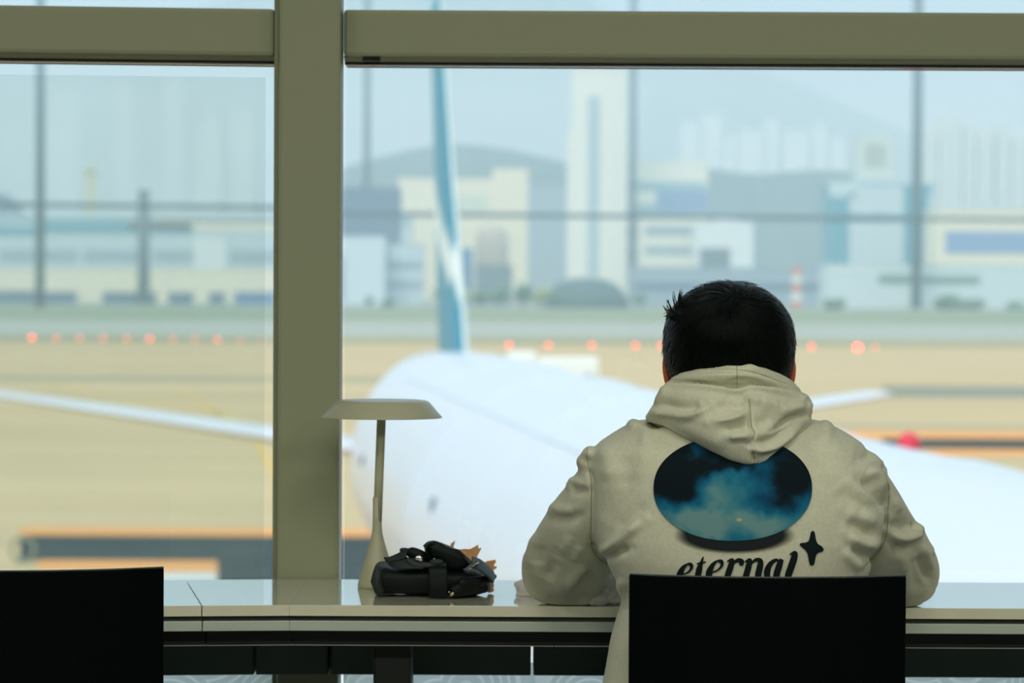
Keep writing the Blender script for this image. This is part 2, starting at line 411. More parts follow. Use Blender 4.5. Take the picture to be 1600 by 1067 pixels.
# ---- chairs
def chair(label, loc, rz):
    r = empty('chair', loc, rz); tag(r, label, 'chair')
    # local frame: the back panel stands at y = 0, the sitter looks towards +y; floor at z = 0
    w = .180
    def panel(zb, zt, th, name, w=w, bow=.036):
        rings = []
        nx = 28
        mb = MB(); zs = np.linspace(zb, zt, 14)
        grid = {}
        for side in (0, 1):
            for i, z in enumerate(zs):
                for j in range(nx + 1):
                    u = -1 + 2 * j / nx; x = u * w
                    y = bow * abs(u) ** 2.2 - .10 * max(0, (.62 - z)) + (th if side else 0) - .0008 * math.cos(j)
                    e = 1.0
                    grid[side, i, j] = (x, y, z)
        idx = {k: n for n, k in enumerate(grid)}; v = list(grid.values()); f = []
        m_ = len(zs) - 1
        for i in range(m_):
            for j in range(nx):
                f.append([idx[0, i, j], idx[0, i, j + 1], idx[0, i + 1, j + 1], idx[0, i + 1, j]])
                f.append([idx[1, i, j], idx[1, i + 1, j], idx[1, i + 1, j + 1], idx[1, i, j + 1]])
        for j in range(nx):
            f.append([idx[0, 0, j], idx[1, 0, j], idx[1, 0, j + 1], idx[0, 0, j + 1]])
            f.append([idx[0, m_, j], idx[0, m_, j + 1], idx[1, m_, j + 1], idx[1, m_, j]])
        for i in range(m_):
            f.append([idx[0, i, 0], idx[0, i + 1, 0], idx[1, i + 1, 0], idx[1, i, 0]])
            f.append([idx[0, i, nx], idx[1, i, nx], idx[1, i + 1, nx], idx[0, i + 1, nx]])
        bm = bmesh.new(); vs = [bm.verts.new(p) for p in v]; [bm.faces.new([vs[i] for i in a]) for a in f]
        bmesh.ops.recalc_face_normals(bm, faces=bm.faces)
        ed = [e_ for e_ in bm.edges if len(e_.link_faces) == 2 and e_.calc_face_angle(0) > .9]
        bmesh.ops.bevel(bm, geom=ed, offset=.003, segments=3, affect='EDGES', profile=.5)
        bm.verts.index_update()
        mb.add([p.co[:] for p in bm.verts], [[p.index for p in a.verts] for a in bm.faces]); bm.free()
        return mb.build(name, M['chair'], r, local=True)
    panel(.50, .829, .012, 'backrest')
    P = [np.array([u * .1785, .036 * abs(u) ** 2.2 + .0015, .8285]) for u in np.linspace(-1, 1, 29)]
    side = [np.array([s_ * .1797, .036 + .0015 - .10 * max(0, .62 - z), z]) for s_ in (-1,) for z in np.linspace(.51, .8265, 12)]
    MB().tube(side, .0009, 6).build('side_lit_edge', M['chairlit'], r, True, True)
    MB().tube(P, .0014, 8).build('top_lit_edge', M['chairlit'], r, True, True)  # added strand along the top, coloured as the lit edge
    MB().box((-.20, .02, .43), (.20, .42, .455), bev=.011).build('seat', M['chair'], r, local=True)
    for sx in (-1, 1):
        MB().tube([(sx * .17, .38, .44), (sx * .19, .40, .01)], [.011, .009], 12, round_ends=False).build('leg', M['chairleg'], r, True, True)
        MB().tube([(sx * .17, .05, .44), (sx * .19, .01, .01)], [.011, .009], 12, round_ends=False).build('leg', M['chairleg'], r, True, True)
        MB().tube([(sx * .15, .03, .445), (sx * .15, .022, .60)], [.010, .010], 12, round_ends=False).build('back_support', M['chairleg'], r, True, True)
    MB().tube([(-.165, .05, .425), (.165, .05, .425)], .009, 10).build('cross_rail', M['chairleg'], r, True, True)
    return r
pc = W(1203, 895, 4.03)
chair('black curved-back chair behind the person in the cream hoodie', (pc[0], 4.025, 0), 0)
pl = W(40, 890, 4.06)
chair('empty black chair at the left edge, by the end of the counter', (pl[0], 4.065, 0), math.radians(9))
# ================================================================ OUTSIDE
def lin(c):
    c = c / 255.0; return c / 12.92 if c <= .04045 else ((c + .055) / 1.055) ** 2.4
def S(r, g, b): return (lin(r), lin(g), lin(b))
def X(px, Y): return (px - 800) / FPX * Y
def Z(py, Y): return EYE - (py - 450) / FPX * Y
_mc = {}
def flat(name, rgb, rough=.7, **k):
    key = (name, rgb, rough)
    if key not in _mc: _mc[key] = mat(name, S(*rgb), rough, **k)
    return _mc[key]

# ground: flat slabs one behind the other
def slab(name, y0, y1, m, x=6000, z=GZ):
    return struct(name, MB().box((-x, y0, z - .3), (x, y1, z)), m)
M['apron'] = mat('sun_bleached_apron_concrete', S(208, 180, 134), .85, noise=(.05, S(194, 168, 124), 5, (.35, 1.6, 1)))
M['taxi'] = mat('grey_taxiway', S(178, 178, 160), .85, noise=(.03, S(166, 168, 152), 4, (.3, 1, 1)))
M['grass'] = mat('dry_green_grass', S(128, 142, 110), .95, noise=(.02, S(146, 152, 118), 5, (.3, 1, 1)))
M['shoulder'] = mat('worn_grass_shoulder', S(142, 138, 100), .95, noise=(.05, S(172, 160, 120), 5, (.3, 1, 1)))
slab('apron_ground', 8, 520, M['apron'])
slab('verge_ground', 520, 590, M['shoulder'])
slab('taxiway_ground', 590, 860, M['taxi'])
o = slab('grass_field', 860, 1500, M['grass'])
slab('far_ground', 1500, 12000, flat('far_ground', (140, 146, 134), .9))
# terminal wall below the window, seen only from outside
struct('wall_outside', MB().box((-8, 5.2, GZ), (8, 5.4, 0)), M['wall'])

def marking(name, pts, m, z=.02):
    """painted marking lying on the apron, pts = ground outline (x, y)"""
    n = len(pts); v = [(x, y, GZ + z) for x, y in pts] + [(x, y, GZ + .002) for x, y in pts]
    f = [list(range(n)), list(range(2 * n - 1, n - 1, -1))] + [[i, i + n, (i + 1) % n + n, (i + 1) % n] for i in range(n)]
    o = link_mesh(name, v, f, m); o['kind'] = 'structure'; return o
def GY(py): return 9.4 * FPX / (py - 450)
def strip(name, px0, px1, y0, y1, m, z=.02):
    a, b = GY(y1), GY(y0)
    return marking(name, [(X(px0, a), a), (X(px1, a), a), (X(px1, b) , b), (X(px0, b), b)], m, z)
M['lane'] = mat('dark_asphalt_lane', S(30, 46, 42), .8, noise=(.6, S(42, 58, 52), 4))
M['orange'] = mat('orange_marking_paint', S(236, 160, 82), .7)
M['whitep'] = mat('white_marking_paint', S(215, 215, 205), .7)
M['yellow'] = mat('faded_yellow_paint', S(214, 178, 100), .8)
strip('orange_marking', 32, 680, 829, 840, M['orange'], .03)
strip('asphalt_lane', 32, 690, 842, 880, M['lane'], .04)
strip('orange_marking', 60, 340, 880, 897, M['orange'], .03)
strip('white_marking', 60, 340, 899, 912, M['whitep'], .03)
strip('asphalt_lane', 342, 690, 880.5, 930, M['lane'], .04)
strip('orange_marking', 1300, 1900, 671, 682, M['orange'], .03)
strip('asphalt_lane', 1380, 1900, 683, 698, M['lane'], .04)
strip('orange_marking', 1440, 1900, 699, 709, M['orange'], .03)
# upright hoop at the end of the lane
cx, cy = X(36, GY(884)), GY(884)
hoop = MB(); hr = .40
hoop.loft([[np.array([cx + (hr + .055 * math.cos(b)) * math.cos(a), cy + .05 * math.sin(b), GZ + .46 + (hr + .055 * math.cos(b)) * math.sin(a)]) for a in np.linspace(0, 2 * PI, 40, endpoint=False)] for b in np.linspace(0, 2 * PI, 11)], False)
hoop.box((cx - .25, cy - .12, GZ), (cx + .25, cy + .12, GZ + .05))
o = hoop.build('hoop', flat('pale_grey_hoop', (150, 156, 134)), None, True); tag(o, 'pale grey upright hoop standing at the left end of the dark lane', 'hoop')
# faded yellow taxi lines and oil-dark bands on the concrete
def curve_marking(pts, w, m, z=.02):
    P = smooth_path([np.array([x, y, 0]) for x, y in pts], 8); a = []; b = []
    for i, p in enumerate(P):
        t = P[min(i + 1, len(P) - 1)] - P[max(i - 1, 0)]; t /= np.linalg.norm(t); nn = np.array([-t[1], t[0], 0])
        a.append(p + nn * w / 2); b.append(p - nn * w / 2)
    v = [(p[0], p[1], GZ + z) for p in a + b]; n = len(a)
    f = [[i, i + 1, n + i + 1, n + i] for i in range(n - 1)]
    o = link_mesh('taxi_line_marking', v, f, m); o['kind'] = 'structure'
def g(px, py): Y = GY(py); return (X(px, Y), Y)
curve_marking([g(280, 612), g(330, 640), g(390, 680), g(428, 740), g(440, 800)], .5, M['yellow'])
curve_marking([g(60, 605), g(180, 622), g(300, 640), g(340, 648)], .8, M['yellow'])
M['worn'] = mat('worn_concrete', S(168, 156, 120), .85)
strip('worn_band_marking', -200, 640, 590, 600, M['worn'], .012)
strip('worn_band_marking', 1380, 1900, 600, 618, mat('grey_joint_band', S(140, 138, 116), .85), .012)
strip('worn_band_marking', 900, 1900, 660, 667, M['worn'], .012)

# ---- red marker lights along the taxiway
M['redlamp'] = mat('lit_red_lens', (.8, .05, .03), .4, emit=((1.0, .05, .03), 7.5))
M['redlampdim'] = mat('dim_red_lens', (.7, .08, .05), .4, emit=((1.0, .08, .05), 4.0))
M['redbright'] = mat('bright_red_lens', (.9, .05, .05), .4, emit=((1.0, .035, .03), 16.0))
M['pole'] = mat('galvanised_pole', S(96, 118, 132), .6)
def marker(px, py, m, label, group, r=.34):
    Y = 548.0 if py < 536 else 498.0; x, z = X(px, Y), Z(py, Y)
    o = empty('marker_light', (x, Y, GZ)); tag(o, label, 'marker light', group)
    MB().lathe([(.02, 0), (.25, 0), (.25, .08), (.12, .12), (.10, max(.3, z - GZ - r)), (.02, max(.3, z - GZ - r))], (x, Y, GZ), 12).build('post', M['pole'], o)
    MB().ell((x, Y, z), (r, r, r), 14, 8).build('red_lens', m, o, True)
    return o
lab = 'small red marker light in the row on the taxiway edge left of the window post'
for px, k in ((50, 1), (88, 0), (124, 0), (161, 0), (198, 0), (234, 1), (270, 0), (305, 0), (340, 1), (375, 0), (408, 0)):
    marker(px, 531 + px * .009, M['redlamp' if k else 'redlampdim'], ('brighter ' if k else '') + lab if not k else {50: 'leftmost of the red marker lights, at the left edge of the row', 234: 'bright red marker light in the middle of the left row', 340: 'bright red marker light near the right end of the left row'}[px], 'red lights along the taxiway', .34 if k else .30)
for px, k, l in ((718, 0, 'dim red marker light just right of the aircraft tail fin'), (795, 0, 'dim red marker light above the white vehicle behind the aircraft'), (857, 0, 'dim red marker light above the right end of the white vehicle'),
                 (925, 0, 'red marker light midway between the tail fin and the person'), (993, 0, 'red marker light a little left of the head of the person'), (1034, 0, 'red marker light beside the left side of the dark hair'),
                 (1268, 0, 'red marker light just right of the head of the person')):
    marker(px, 539, M['redlampdim'], l, 'red lights along the taxiway', .32)
marker(1340, 541, M['redbright'], 'brightest and largest red light, right of the head of the person', 'red lights along the taxiway', .42)
marker(1368, 540, M['redlampdim'], 'faint red light directly right of the brightest one', 'red lights along the taxiway', .22)

# ---- aircraft seen from its nose quarter, tail fin far, along its own axis
ac = empty('airliner', (3.0, 50, GZ)); tag(ac, 'large white airliner parked nose-in below the window with a teal tail fin', 'airplane')
R = 3.1
def axis(t):       # t = distance from the camera; centre line of the fuselage
    return np.array([7.0 - .102 * t, t, EYE - 4.72])
def ringf(c, r, kb=1.0, n=72):
    rz = r; nx, ny = .9948, .1015      # cross direction
    return [c + np.array([nx * r * math.cos(a), ny * r * math.cos(a), rz * math.sin(a) * (1 if math.sin(a) > 0 else kb)]) for a in np.linspace(0, 2 * PI, n, endpoint=False)]
fus = []
for t, k, dz in ((12.0, .02, -.9), (12.3, .18, -.85), (13.0, .38, -.7), (14.2, .58, -.45), (16, .78, -.2), (18.5, .93, -.05), (21, 1, 0), (30, 1, 0), (45, 1, 0), (62, 1, 0), (72, 1, 0), (78, .985, .05), (82, .92, .20), (86, .80, .50), (90, .62, .95), (94, .40, 1.45), (96.5, .22, 1.75), (97.3, .06, 1.85)):
    c = axis(t) + np.array([0, 0, dz]); fus.append(ringf(c, R * k, float(np.interp(t, (58, 66, 74, 80, 86), (1, .93, .78, .66, .62)))))
MB().loft(fus).build('fuselage', M['white'], ac, True)
def foil(root, tip, croot, ctip, th, dirv, name, m, extra=None, n=14, mats=None, split=None):
    """lifting surface from a root to a tip; chord runs along the fuselage axis"""
    ax = np.array([-.1015, .9948, 0]); rings = []
    thick = np.cross(ax, dirv); thick /= np.linalg.norm(thick)
    st = [0, .25, .5, .75, .97, 1.0]
    for s_ in st:
        c = croot + (ctip - croot) * s_; p = root + (tip - root) * s_; t_ = th * c * (1 if s_ < 1 else .3); r = []
        for k in range(2 * n):
            a = k / (2 * n) * 2 * PI; u = .5 - .5 * math.cos(a); yv = (.2969 * math.sqrt(max(u, 0)) - .126 * u - .3516 * u ** 2 + .2843 * u ** 3 - .1015 * u ** 4) * 5 * t_ * .5 * 2
            r.append(p + ax * u * c + thick * (yv if a < PI else -yv) * .5)
        rings.append(r)
    return MB().loft(rings).build(name, m, ac, True)
# stabilisers, wings
A = axis(82.0) + np.array([0, 0, .12])
nx = np.array([.9948, .1015, 0]); ax = np.array([-.1015, .9948, 0])
for sgn in (-1, 1):
    tip = A + nx * sgn * 13.0 + ax * 6.2 + np.array([0, 0, 1.62])
    foil(A + nx * sgn * .5, tip, 8.2, 3.2, .125, nx * sgn, 'tailplane', M['white'])
B = axis(44) + np.array([0, 0, -1.7])
for sgn in (-1, 1):
    tip = B + nx * sgn * 30 + ax * 19 + np.array([0, 0, 3.2])
    foil(B + nx * sgn * 1.0, tip, 12.5, 2.4, .11, nx * sgn, 'wing', M['white'])
    ec = B + nx * sgn * 9.8 + ax * 1.0 + np.array([0, 0, -1.6])
    e_ = []
    for u, r_ in ((-3.2, 1.25), (-3.3, 1.55), (-2.6, 1.72), (-1, 1.75), (1.2, 1.5), (2.6, 1.0), (2.7, .8)):
        c_ = ec + ax * u; e_.append([c_ + nx * r_ * math.cos(a) + np.array([0, 0, r_ * math.sin(a)]) for a in np.linspace(0, 2 * PI, 32, endpoint=False)])
    MB().loft(e_).build('engine', M['white'], ac, True)
# fin, teal on its left half and white on its leading right half with a slanted pale brush mark
fm = bpy.data.materials.new('tail_livery'); fm.use_nodes = True
n_ = fm.node_tree.nodes; l_ = fm.node_tree.links; b_ = n_['Principled BSDF']; b_.inputs['Roughness'].default_value = .35
F0 = axis(80.0) + np.array([0, 0, R * .80])
ft = F0 + ax * 9.3 + np.array([0, 0, 10.6])
at = n_.new('ShaderNodeAttribute'); at.attribute_name = 'livery'; l_.new(at.outputs['Color'], b_.inputs['Base Color'])
fin = foil(F0, ft, 9.0, 3.6, .115, np.array([0, 0, 1.0]), 'tail_fin', fm)
fin['label'] = 'teal and white tail fin'
me = fin.data; vv = np.array([v.co[:] for v in me.vertices]) + np.array(ac.location)
# subdivide for a crisp pattern
bm = bmesh.new(); bm.from_mesh(me); bmesh.ops.subdivide_edges(bm, edges=bm.edges[:], cuts=5, use_grid_fill=True); bm.to_mesh(me); bm.free()
ca = me.color_attributes.new('livery', 'FLOAT_COLOR', 'POINT')
for i, v in enumerate(me.vertices):
    p = np.array(v.co[:]) + np.array(ac.location); hgt = p[2] - F0[2]; c0 = F0 + (ft - F0) * hgt / 10.6
    side = float(np.dot(p - c0, nx)); u = float(np.dot(p - c0, ax)) / 9.0
    teal = side < -.02
    brush = abs(hgt - (2.7 + 3.0 * u)) < (.55 + .5 * u)
    ca.data[i].color = (*(S(232, 236, 226) if (not teal or brush) else S(30, 138, 162)), 1)
# dorsal seams, beacon, small hatches
def on_hull(t, ang, lift=.01):
    c = axis(t); r = R + lift; return c + nx * r * math.sin(ang) + np.array([0, 0, r * math.cos(ang)])
for a0 in (-.62, .42):
    MB().tube([on_hull(t, a0) for t in np.linspace(22, 76, 28)], .03, 6).build('hull_seam', M['seam'], ac)
for t in (30, 38, 47, 57, 67):
    MB().tube([on_hull(t, a) for a in np.linspace(-1.4, 1.4, 24)], .022, 6).build('hull_seam', M['seam'], ac)
bc = on_hull(34.0, .262, 0)
MB().lathe([(.005, -.03), (.12, -.03), (.12, .05), (.10, .13), (.05, .17), (.005, .18)], tuple(bc), 20).build('red_beacon', M['red'], ac, True)['label'] = 'red beacon lamp'
for t, a in ((73, -1.35), (53, -1.23)):
    MB().ell(on_hull(t, a, 0), (.07, .16, .16), 16, 8).build('hatch', flat('hatch_grey', (120, 135, 145)), ac, True)
# under the aircraft: wheels so that it stands
for t, s_ in ((20, 0), (56, -5), (56, 5)):
    c = axis(t) + nx * s_
    for q in (-.35, .35):
        w = MB(); r_ = .62
        w.loft([[np.array([c[0] + q + d, c[1] + rr * math.cos(a), GZ + r_ + rr * math.sin(a)]) for a in np.linspace(0, 2 * PI, 24, endpoint=False)] for d, rr in ((-.18, .3), (-.18, .55), (-.1, .62), (.1, .62), (.18, .55), (.18, .3))])
        w.build('wheel', flat('tyre_rubber', (30, 32, 34)), ac)
    MB().tube([(c[0], c[1], GZ + .62), (c[0], c[1], c[2] - 1.9 if s_ else c[2] - 2.6)], .16, 10).build('landing_gear_strut', M['pole'], ac)

Yd = GY(862); cart = empty('baggage_cart', (X(668, Yd), Yd, GZ)); tag(cart, 'low blue baggage cart on the ground beside the aircraft nose', 'cart')
bl = flat('blue_cart_paint', (40, 104, 140))
MB().box((X(606, Yd), Yd, GZ + .32), (X(706, Yd), Yd + 2.6, GZ + .95), bev=.08).build('cart_body', bl, cart)
for u in (616, 696):
    for yy in (Yd + .2, Yd + 2.2): MB().tube([(X(u, Yd), yy - .06, GZ + .2), (X(u, Yd), yy + .06, GZ + .2)], .2, 14, round_ends=False).build('wheel', flat('tyre_rubber', (30, 32, 34)), cart)

# ---- white service vehicle beyond the tail
def vehicle(px0, px1, ptop, pbase, name, label, cat, col):
    Y = GY(pbase); x0, x1, zt = X(px0, Y), X(px1, Y), Z(ptop, Y)
    r = empty(name, ((x0 + x1) / 2, Y, GZ)); tag(r, label, cat)
    h = zt - GZ; L = x1 - x0
    MB().box((x0 + .33 * L, Y, GZ + .8), (x1, Y + 2.5, GZ + h * .84), bev=.25).build('cargo_body', col, r)
    MB().box((x0, Y, GZ + .6), (x0 + .32 * L, Y + 2.5, GZ + h), bev=.35).build('cab', col, r)
    for u in (.12, .6, .88):
        for yy in (Y - .02, Y + 2.2):
            w = MB(); c = (x0 + u * L, yy, GZ + .5)
            w.loft([[np.array([c[0] + rr * math.cos(a), c[1] + d, c[2] + rr * math.sin(a)]) for a in np.linspace(0, 2 * PI, 18, endpoint=False)] for d, rr in ((0, .3), (0, .5), (.3, .5), (.3, .3))])
            w.build('wheel', flat('tyre_rubber', (30, 32, 34)), r)
    return r
vehicle(792, 936, 550, 600, 'service_truck', 'rounded white service truck with a raised cab beyond the aircraft fuselage', 'truck', flat('white_vehicle_paint', (246, 248, 244), .5))

# ---- buildings
GLZ = flat('dark_window_glass', (96, 130, 150), .3)
def building(name, label, cat, px0, px1, ptop, Y, depth, m, bands=0, bandm=None, bh=.4, vert=0, parts=(), group=None, pbase=None):
    x0, x1, zt = X(px0, Y), X(px1, Y), Z(ptop, Y)
    r = empty(name, ((x0 + x1) / 2, Y, GZ)); tag(r, label, cat, group)
    MB().box((x0, Y, GZ), (x1, Y + depth, zt)).build('walls', m, r)
    H = zt - GZ
    MB().box((x0 - .4, Y - .4, zt), (x1 + .4, Y + depth + .4, zt + max(.6, H * .015))).build('roof', m, r)
    for i in range(bands):
        z = GZ + H * (i + 1) / (bands + 1.0); hh = H / (bands + 1) * bh / 2
        MB().box((x0 + .02 * (x1 - x0), Y - .3, z - hh), (x1 - .02 * (x1 - x0), Y - .01, z + hh)).build('window_band', bandm or GLZ, r)
    for i in range(vert):
        xc = x0 + (x1 - x0) * (i + 1) / (vert + 1.0); ww = (x1 - x0) / (vert + 1) * bh / 2
        MB().box((xc - ww, Y - .3, GZ + H * .06), (xc + ww, Y - .01, GZ + H * .95)).build('window_strip', bandm or GLZ, r)
    for (a, b, t, bt, mm, nm) in parts:      # attached volumes and panels
        MB().box((X(a, Y), Y - (.5 if bt is not None else .25), Z(bt, Y) if bt is not None else GZ), (X(b, Y), Y + (-.02 if bt is not None else depth * .9), Z(t, Y))).build(nm, mm, r)
    return r
cream = flat('cream_facade', (246, 236, 206)); white = flat('white_facade', (236, 242, 240)); pale = flat('pale_facade', (200, 216, 220))
slate = flat('slate_blue_cladding', (84, 110, 138)); teal = flat('teal_glass', (60, 150, 170), .4); greyb = flat('grey_facade', (150, 168, 180))
dgrey = flat('dark_grey_facade', (104, 124, 132)); blueg = flat('blue_glass_facade', (120, 152, 196), .4); grn = flat('green_sign_paint', (112, 150, 136))
# left bay
building('terminal_building', 'long low pale terminal building with window rows at left distance', 'building', -60, 640, 340, 2150, 60, pale, 0,
         parts=((-60, 640, 346, 350, teal, 'roof_line'), (60, 300, 352, 368, teal, 'teal_cladding'), (-60, 60, 358, 372, teal, 'teal_cladding'), (0, 120, 394, 412, greyb, 'window_row'), (130, 225, 394, 412, greyb, 'window_row'), (240, 430, 394, 412, greyb, 'window_row'), (200, 430, 346, 362, cream, 'cream_parapet')))
building('storage_block', 'small white block rising in front of the long terminal building', 'building', 302, 352, 372, 2080, 30, white)
building('concourse', 'long cream low concourse wall running along the far edge of the field', 'building', -60, 445, 424, 1750, 22, cream, 0,
         parts=((0, 60, 470, 458, slate, 'dark_base'),))
for a, b in ((-30, 118), (160, 242), (262, 300), (326, 350)):
    building('parked_van_row', 'dark row of vehicles parked below the cream concourse, near %s' % {-30: 'the left edge', 160: 'its middle', 262: 'the thin mast base', 326: 'its right end'}[a], 'vehicles', a, b, 461, 1640, 6, slate)
building('blue_shed', 'low blue shed beside the window post below the cream concourse', 'building', 366, 428, 460, 1640, 8, flat('blue_cladding', (86, 122, 176)))
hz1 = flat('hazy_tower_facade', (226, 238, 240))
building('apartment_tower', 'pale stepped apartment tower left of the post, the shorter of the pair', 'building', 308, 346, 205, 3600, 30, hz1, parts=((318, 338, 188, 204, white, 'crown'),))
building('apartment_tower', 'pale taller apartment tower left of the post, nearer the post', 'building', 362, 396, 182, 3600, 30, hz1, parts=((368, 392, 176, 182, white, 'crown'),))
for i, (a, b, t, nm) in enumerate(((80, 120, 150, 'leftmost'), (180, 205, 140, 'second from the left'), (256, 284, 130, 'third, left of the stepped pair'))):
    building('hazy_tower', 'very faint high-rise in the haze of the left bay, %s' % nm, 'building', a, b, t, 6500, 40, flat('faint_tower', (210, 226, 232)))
# crane
cr_ = empty('tower_crane', (X(140, 2600), 2600, GZ)); tag(cr_, 'faint yellow tower crane above the terminal at left', 'crane')
MB().box((X(134, 2600), 2600, GZ), (X(146, 2600), 2606, Z(262, 2600))).build('mast', flat('yellow_crane_paint', (232, 220, 150)), cr_)
MB().box((X(128, 2600), 2600, Z(275, 2600)), (X(152, 2600), 2606, Z(270, 2600))).build('cab_platform', flat('yellow_crane_paint', (232, 220, 150)), cr_)
# middle bay
building('hangar', 'dark blue-grey hangar block right of the window post', 'building', 500, 621, 297, 1900, 60, slate, parts=((535, 600, 330, 372, slate, 'dark_wall'),))
building('office_block', 'white office block in front of the dark hangar', 'building', 520, 600, 372, 1700, 30, flat('cool_white_facade', (218, 230, 238)), vert=0, parts=((520, 538, 400, 470, greyb, 'grey_panel'),))
building('annex', 'small pale annex between the hangar and the tail fin', 'building', 604, 660, 384, 1720, 30, pale, bands=2, bandm=greyb)
building('factory_building', 'large cream industrial building with a raised right corner behind the tail fin', 'building', 622, 822, 282, 2300, 60, cream,
         parts=((768, 824, 264, None, cream, 'raised_corner'), (690, 760, 305, 330, flat('pale_green_panel', (214, 224, 200)), 'facade_panel')))
dome = empty('storage_tank', (X(768, 2000), 2010, GZ)); tag(dome, 'brownish domed tank in front of the cream industrial building', 'tank')
rr_ = X(768 + 26, 2000) - X(768, 2000)
MB().lathe([(.1, 0), (rr_, 0), (rr_, Z(372, 2000) - GZ), (rr_ * .9, Z(362, 2000) - GZ), (rr_ * .6, Z(354, 2000) - GZ), (rr_ * .2, Z(351, 2000) - GZ), (.1, Z(350, 2000) - GZ)], (X(768, 2000), 2010, GZ), 32).build('tank_shell', flat('brown_tank', (196, 184, 166)), dome, True)
building('blue_depot', 'small saturated blue depot right of the tail fin', 'building', 706, 738, 390, 1800, 20, flat('blue_depot_wall', (84, 132, 176)))
building('dark_depot', 'dark grey depot at the foot of the brownish tank', 'building', 742, 800, 416, 1780, 20, dgrey)
building('white_tower_block', 'tall white tower with a grey centre stripe, the tallest building in view', 'building', 893, 978, 112, 2200, 40, flat('bright_cream_facade', (250, 248, 232)),
         parts=((917, 935, 150, 430, flat('pale_blue_stripe', (176, 200, 206)), 'centre_stripe'), (886, 900, 205, None, flat('bright_cream_facade', (250, 248, 232)), 'left_wing')))
building('striped_office_building', 'cream office building with horizontal window stripes right of the tall white tower', 'building', 976, 1104, 254, 2250, 50, flat('bright_cream_facade', (250, 248, 232)), bands=5, bandm=flat('pale_teal_band', (150, 190, 196)),
         parts=((1024, 1104, 296, 330, blueg, 'blue_panel'),))
building('blue_grey_block', 'blue-grey block between the cream industrial building and the tall tower', 'building', 820, 900, 292, 2500, 40, greyb)
building('low_white_building', 'low white building with a dark roof box at the foot of the striped office', 'building', 1000, 1085, 340, 1950, 40, flat('ivory_facade', (232, 232, 214)), parts=((1008, 1080, 352, 366, greyb, 'window_row'), (1008, 1080, 384, 396, greyb, 'window_row')))
building('white_hall', 'white stepped hall with a dark grey arched opening behind the hair', 'building', 1088, 1176, 346, 1900, 40, white, parts=((1093, 1140, 386, 416, dgrey, 'dark_opening'), (1120, 1150, 338, None, white, 'roof_box')))
building('grey_low_hall', 'low grey hall behind the head of the person', 'building', 985, 1290, 418, 1800, 30, greyb, bands=1, bandm=slate)
mound = []
yy = 1500
mo = MB(); hw = (X(985, yy) - X(850, yy)) / 2; xc = X(918, yy); hh = Z(433, yy) - GZ
for k in range(9):
    t = k / 8 * PI / 2; mo_r = [np.array([xc + hw * math.cos(t) ** .8 * math.cos(a), yy + 30 + 30 * math.cos(t) * math.sin(a), GZ + hh * math.sin(t)]) for a in np.linspace(0, 2 * PI, 48, endpoint=False)]; mound.append(mo_r)
o = mo.loft(mound).build('blast_shelter', flat('dark_green_shelter', (78, 102, 104), .9), None, True); tag(o, 'dark green dome-shaped shelter in the field left of the head', 'shelter')
# right bay
building('glass_office', 'teal glass office building with white columns right of the head', 'building', 1296, 1456, 288, 2000, 50, teal,
         parts=((1294, 1340, 282, 305, flat('pale_teal_parapet', (196, 220, 222)), 'parapet'), (1326, 1336, 300, 412, pale, 'column'), (1366, 1378, 300, 412, pale, 'column'), (1450, 1460, 300, 412, pale, 'column'), (1336, 1410, 276, None, pale, 'upper_storey'), (1296, 1456, 332, 344, flat('deep_teal_band', (70, 140, 166)), 'band')))
building('emblem_tower', 'pale tower with a round brownish emblem above the teal glass office', 'building', 1340, 1392, 212, 2300, 40, flat('pale_cream_tower', (218, 226, 216)),
         parts=((1350, 1382, 222, 258, flat('emblem_tan', (176, 186, 168)), 'emblem'),))
building('beige_building', 'cream building with a broad blue panel at the right edge', 'building', 1460, 1700, 326, 1900, 50, cream, parts=((1476, 1700, 358, 392, blueg, 'blue_panel'),))
building('cargo_hall', 'long low white cargo hall with a green painted sign strip at right', 'building', 1292, 1700, 412, 1560, 40, flat('cool_white_hall', (214, 228, 228)),
         parts=((1372, 1440, 426, 440, grn, 'sign_strip'), (1442, 1530, 428, 440, grn, 'sign_strip'), (1292, 1370, 420, 424, white, 'parapet')))
rng2 = random.Random(3)
for i, (a, b, t, nm) in enumerate(((1442, 1462, 205, 'slimmest, right of the tall mast'), (1466, 1500, 184, 'broadest, second right of the tall mast'), (1504, 1522, 196, 'third right of the tall mast'), (1526, 1550, 206, 'fourth right of the tall mast'), (1556, 1576, 198, 'second from the right edge'), (1580, 1612, 214, 'cut by the right edge'))):
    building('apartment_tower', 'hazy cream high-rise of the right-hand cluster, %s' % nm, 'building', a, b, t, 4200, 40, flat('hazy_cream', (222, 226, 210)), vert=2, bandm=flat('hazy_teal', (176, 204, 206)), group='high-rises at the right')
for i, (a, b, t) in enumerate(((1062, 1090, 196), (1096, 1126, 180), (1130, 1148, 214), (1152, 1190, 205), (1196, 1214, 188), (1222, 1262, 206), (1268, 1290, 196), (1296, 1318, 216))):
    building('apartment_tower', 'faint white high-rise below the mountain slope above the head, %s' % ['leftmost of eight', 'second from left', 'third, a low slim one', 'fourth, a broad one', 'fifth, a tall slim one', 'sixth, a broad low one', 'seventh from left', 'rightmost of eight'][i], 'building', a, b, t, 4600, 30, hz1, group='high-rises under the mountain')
# red and white mast
rw = empty('red_white_tower', (X(1245, 1500), 1500, GZ)); tag(rw, 'red and white banded tower just right of the head of the person', 'tower')
zz = [GZ, Z(468, 1500), Z(455, 1500), Z(440, 1500), Z(428, 1500), Z(415, 1500)]
for i in range(5):
    MB().box((X(1238, 1500), 1500, zz[i]), (X(1251, 1500), 1504, zz[i + 1])).build('red_band' if i % 2 == 0 else 'white_band', flat('signal_red', (224, 132, 116)) if i % 2 == 0 else white, rw)

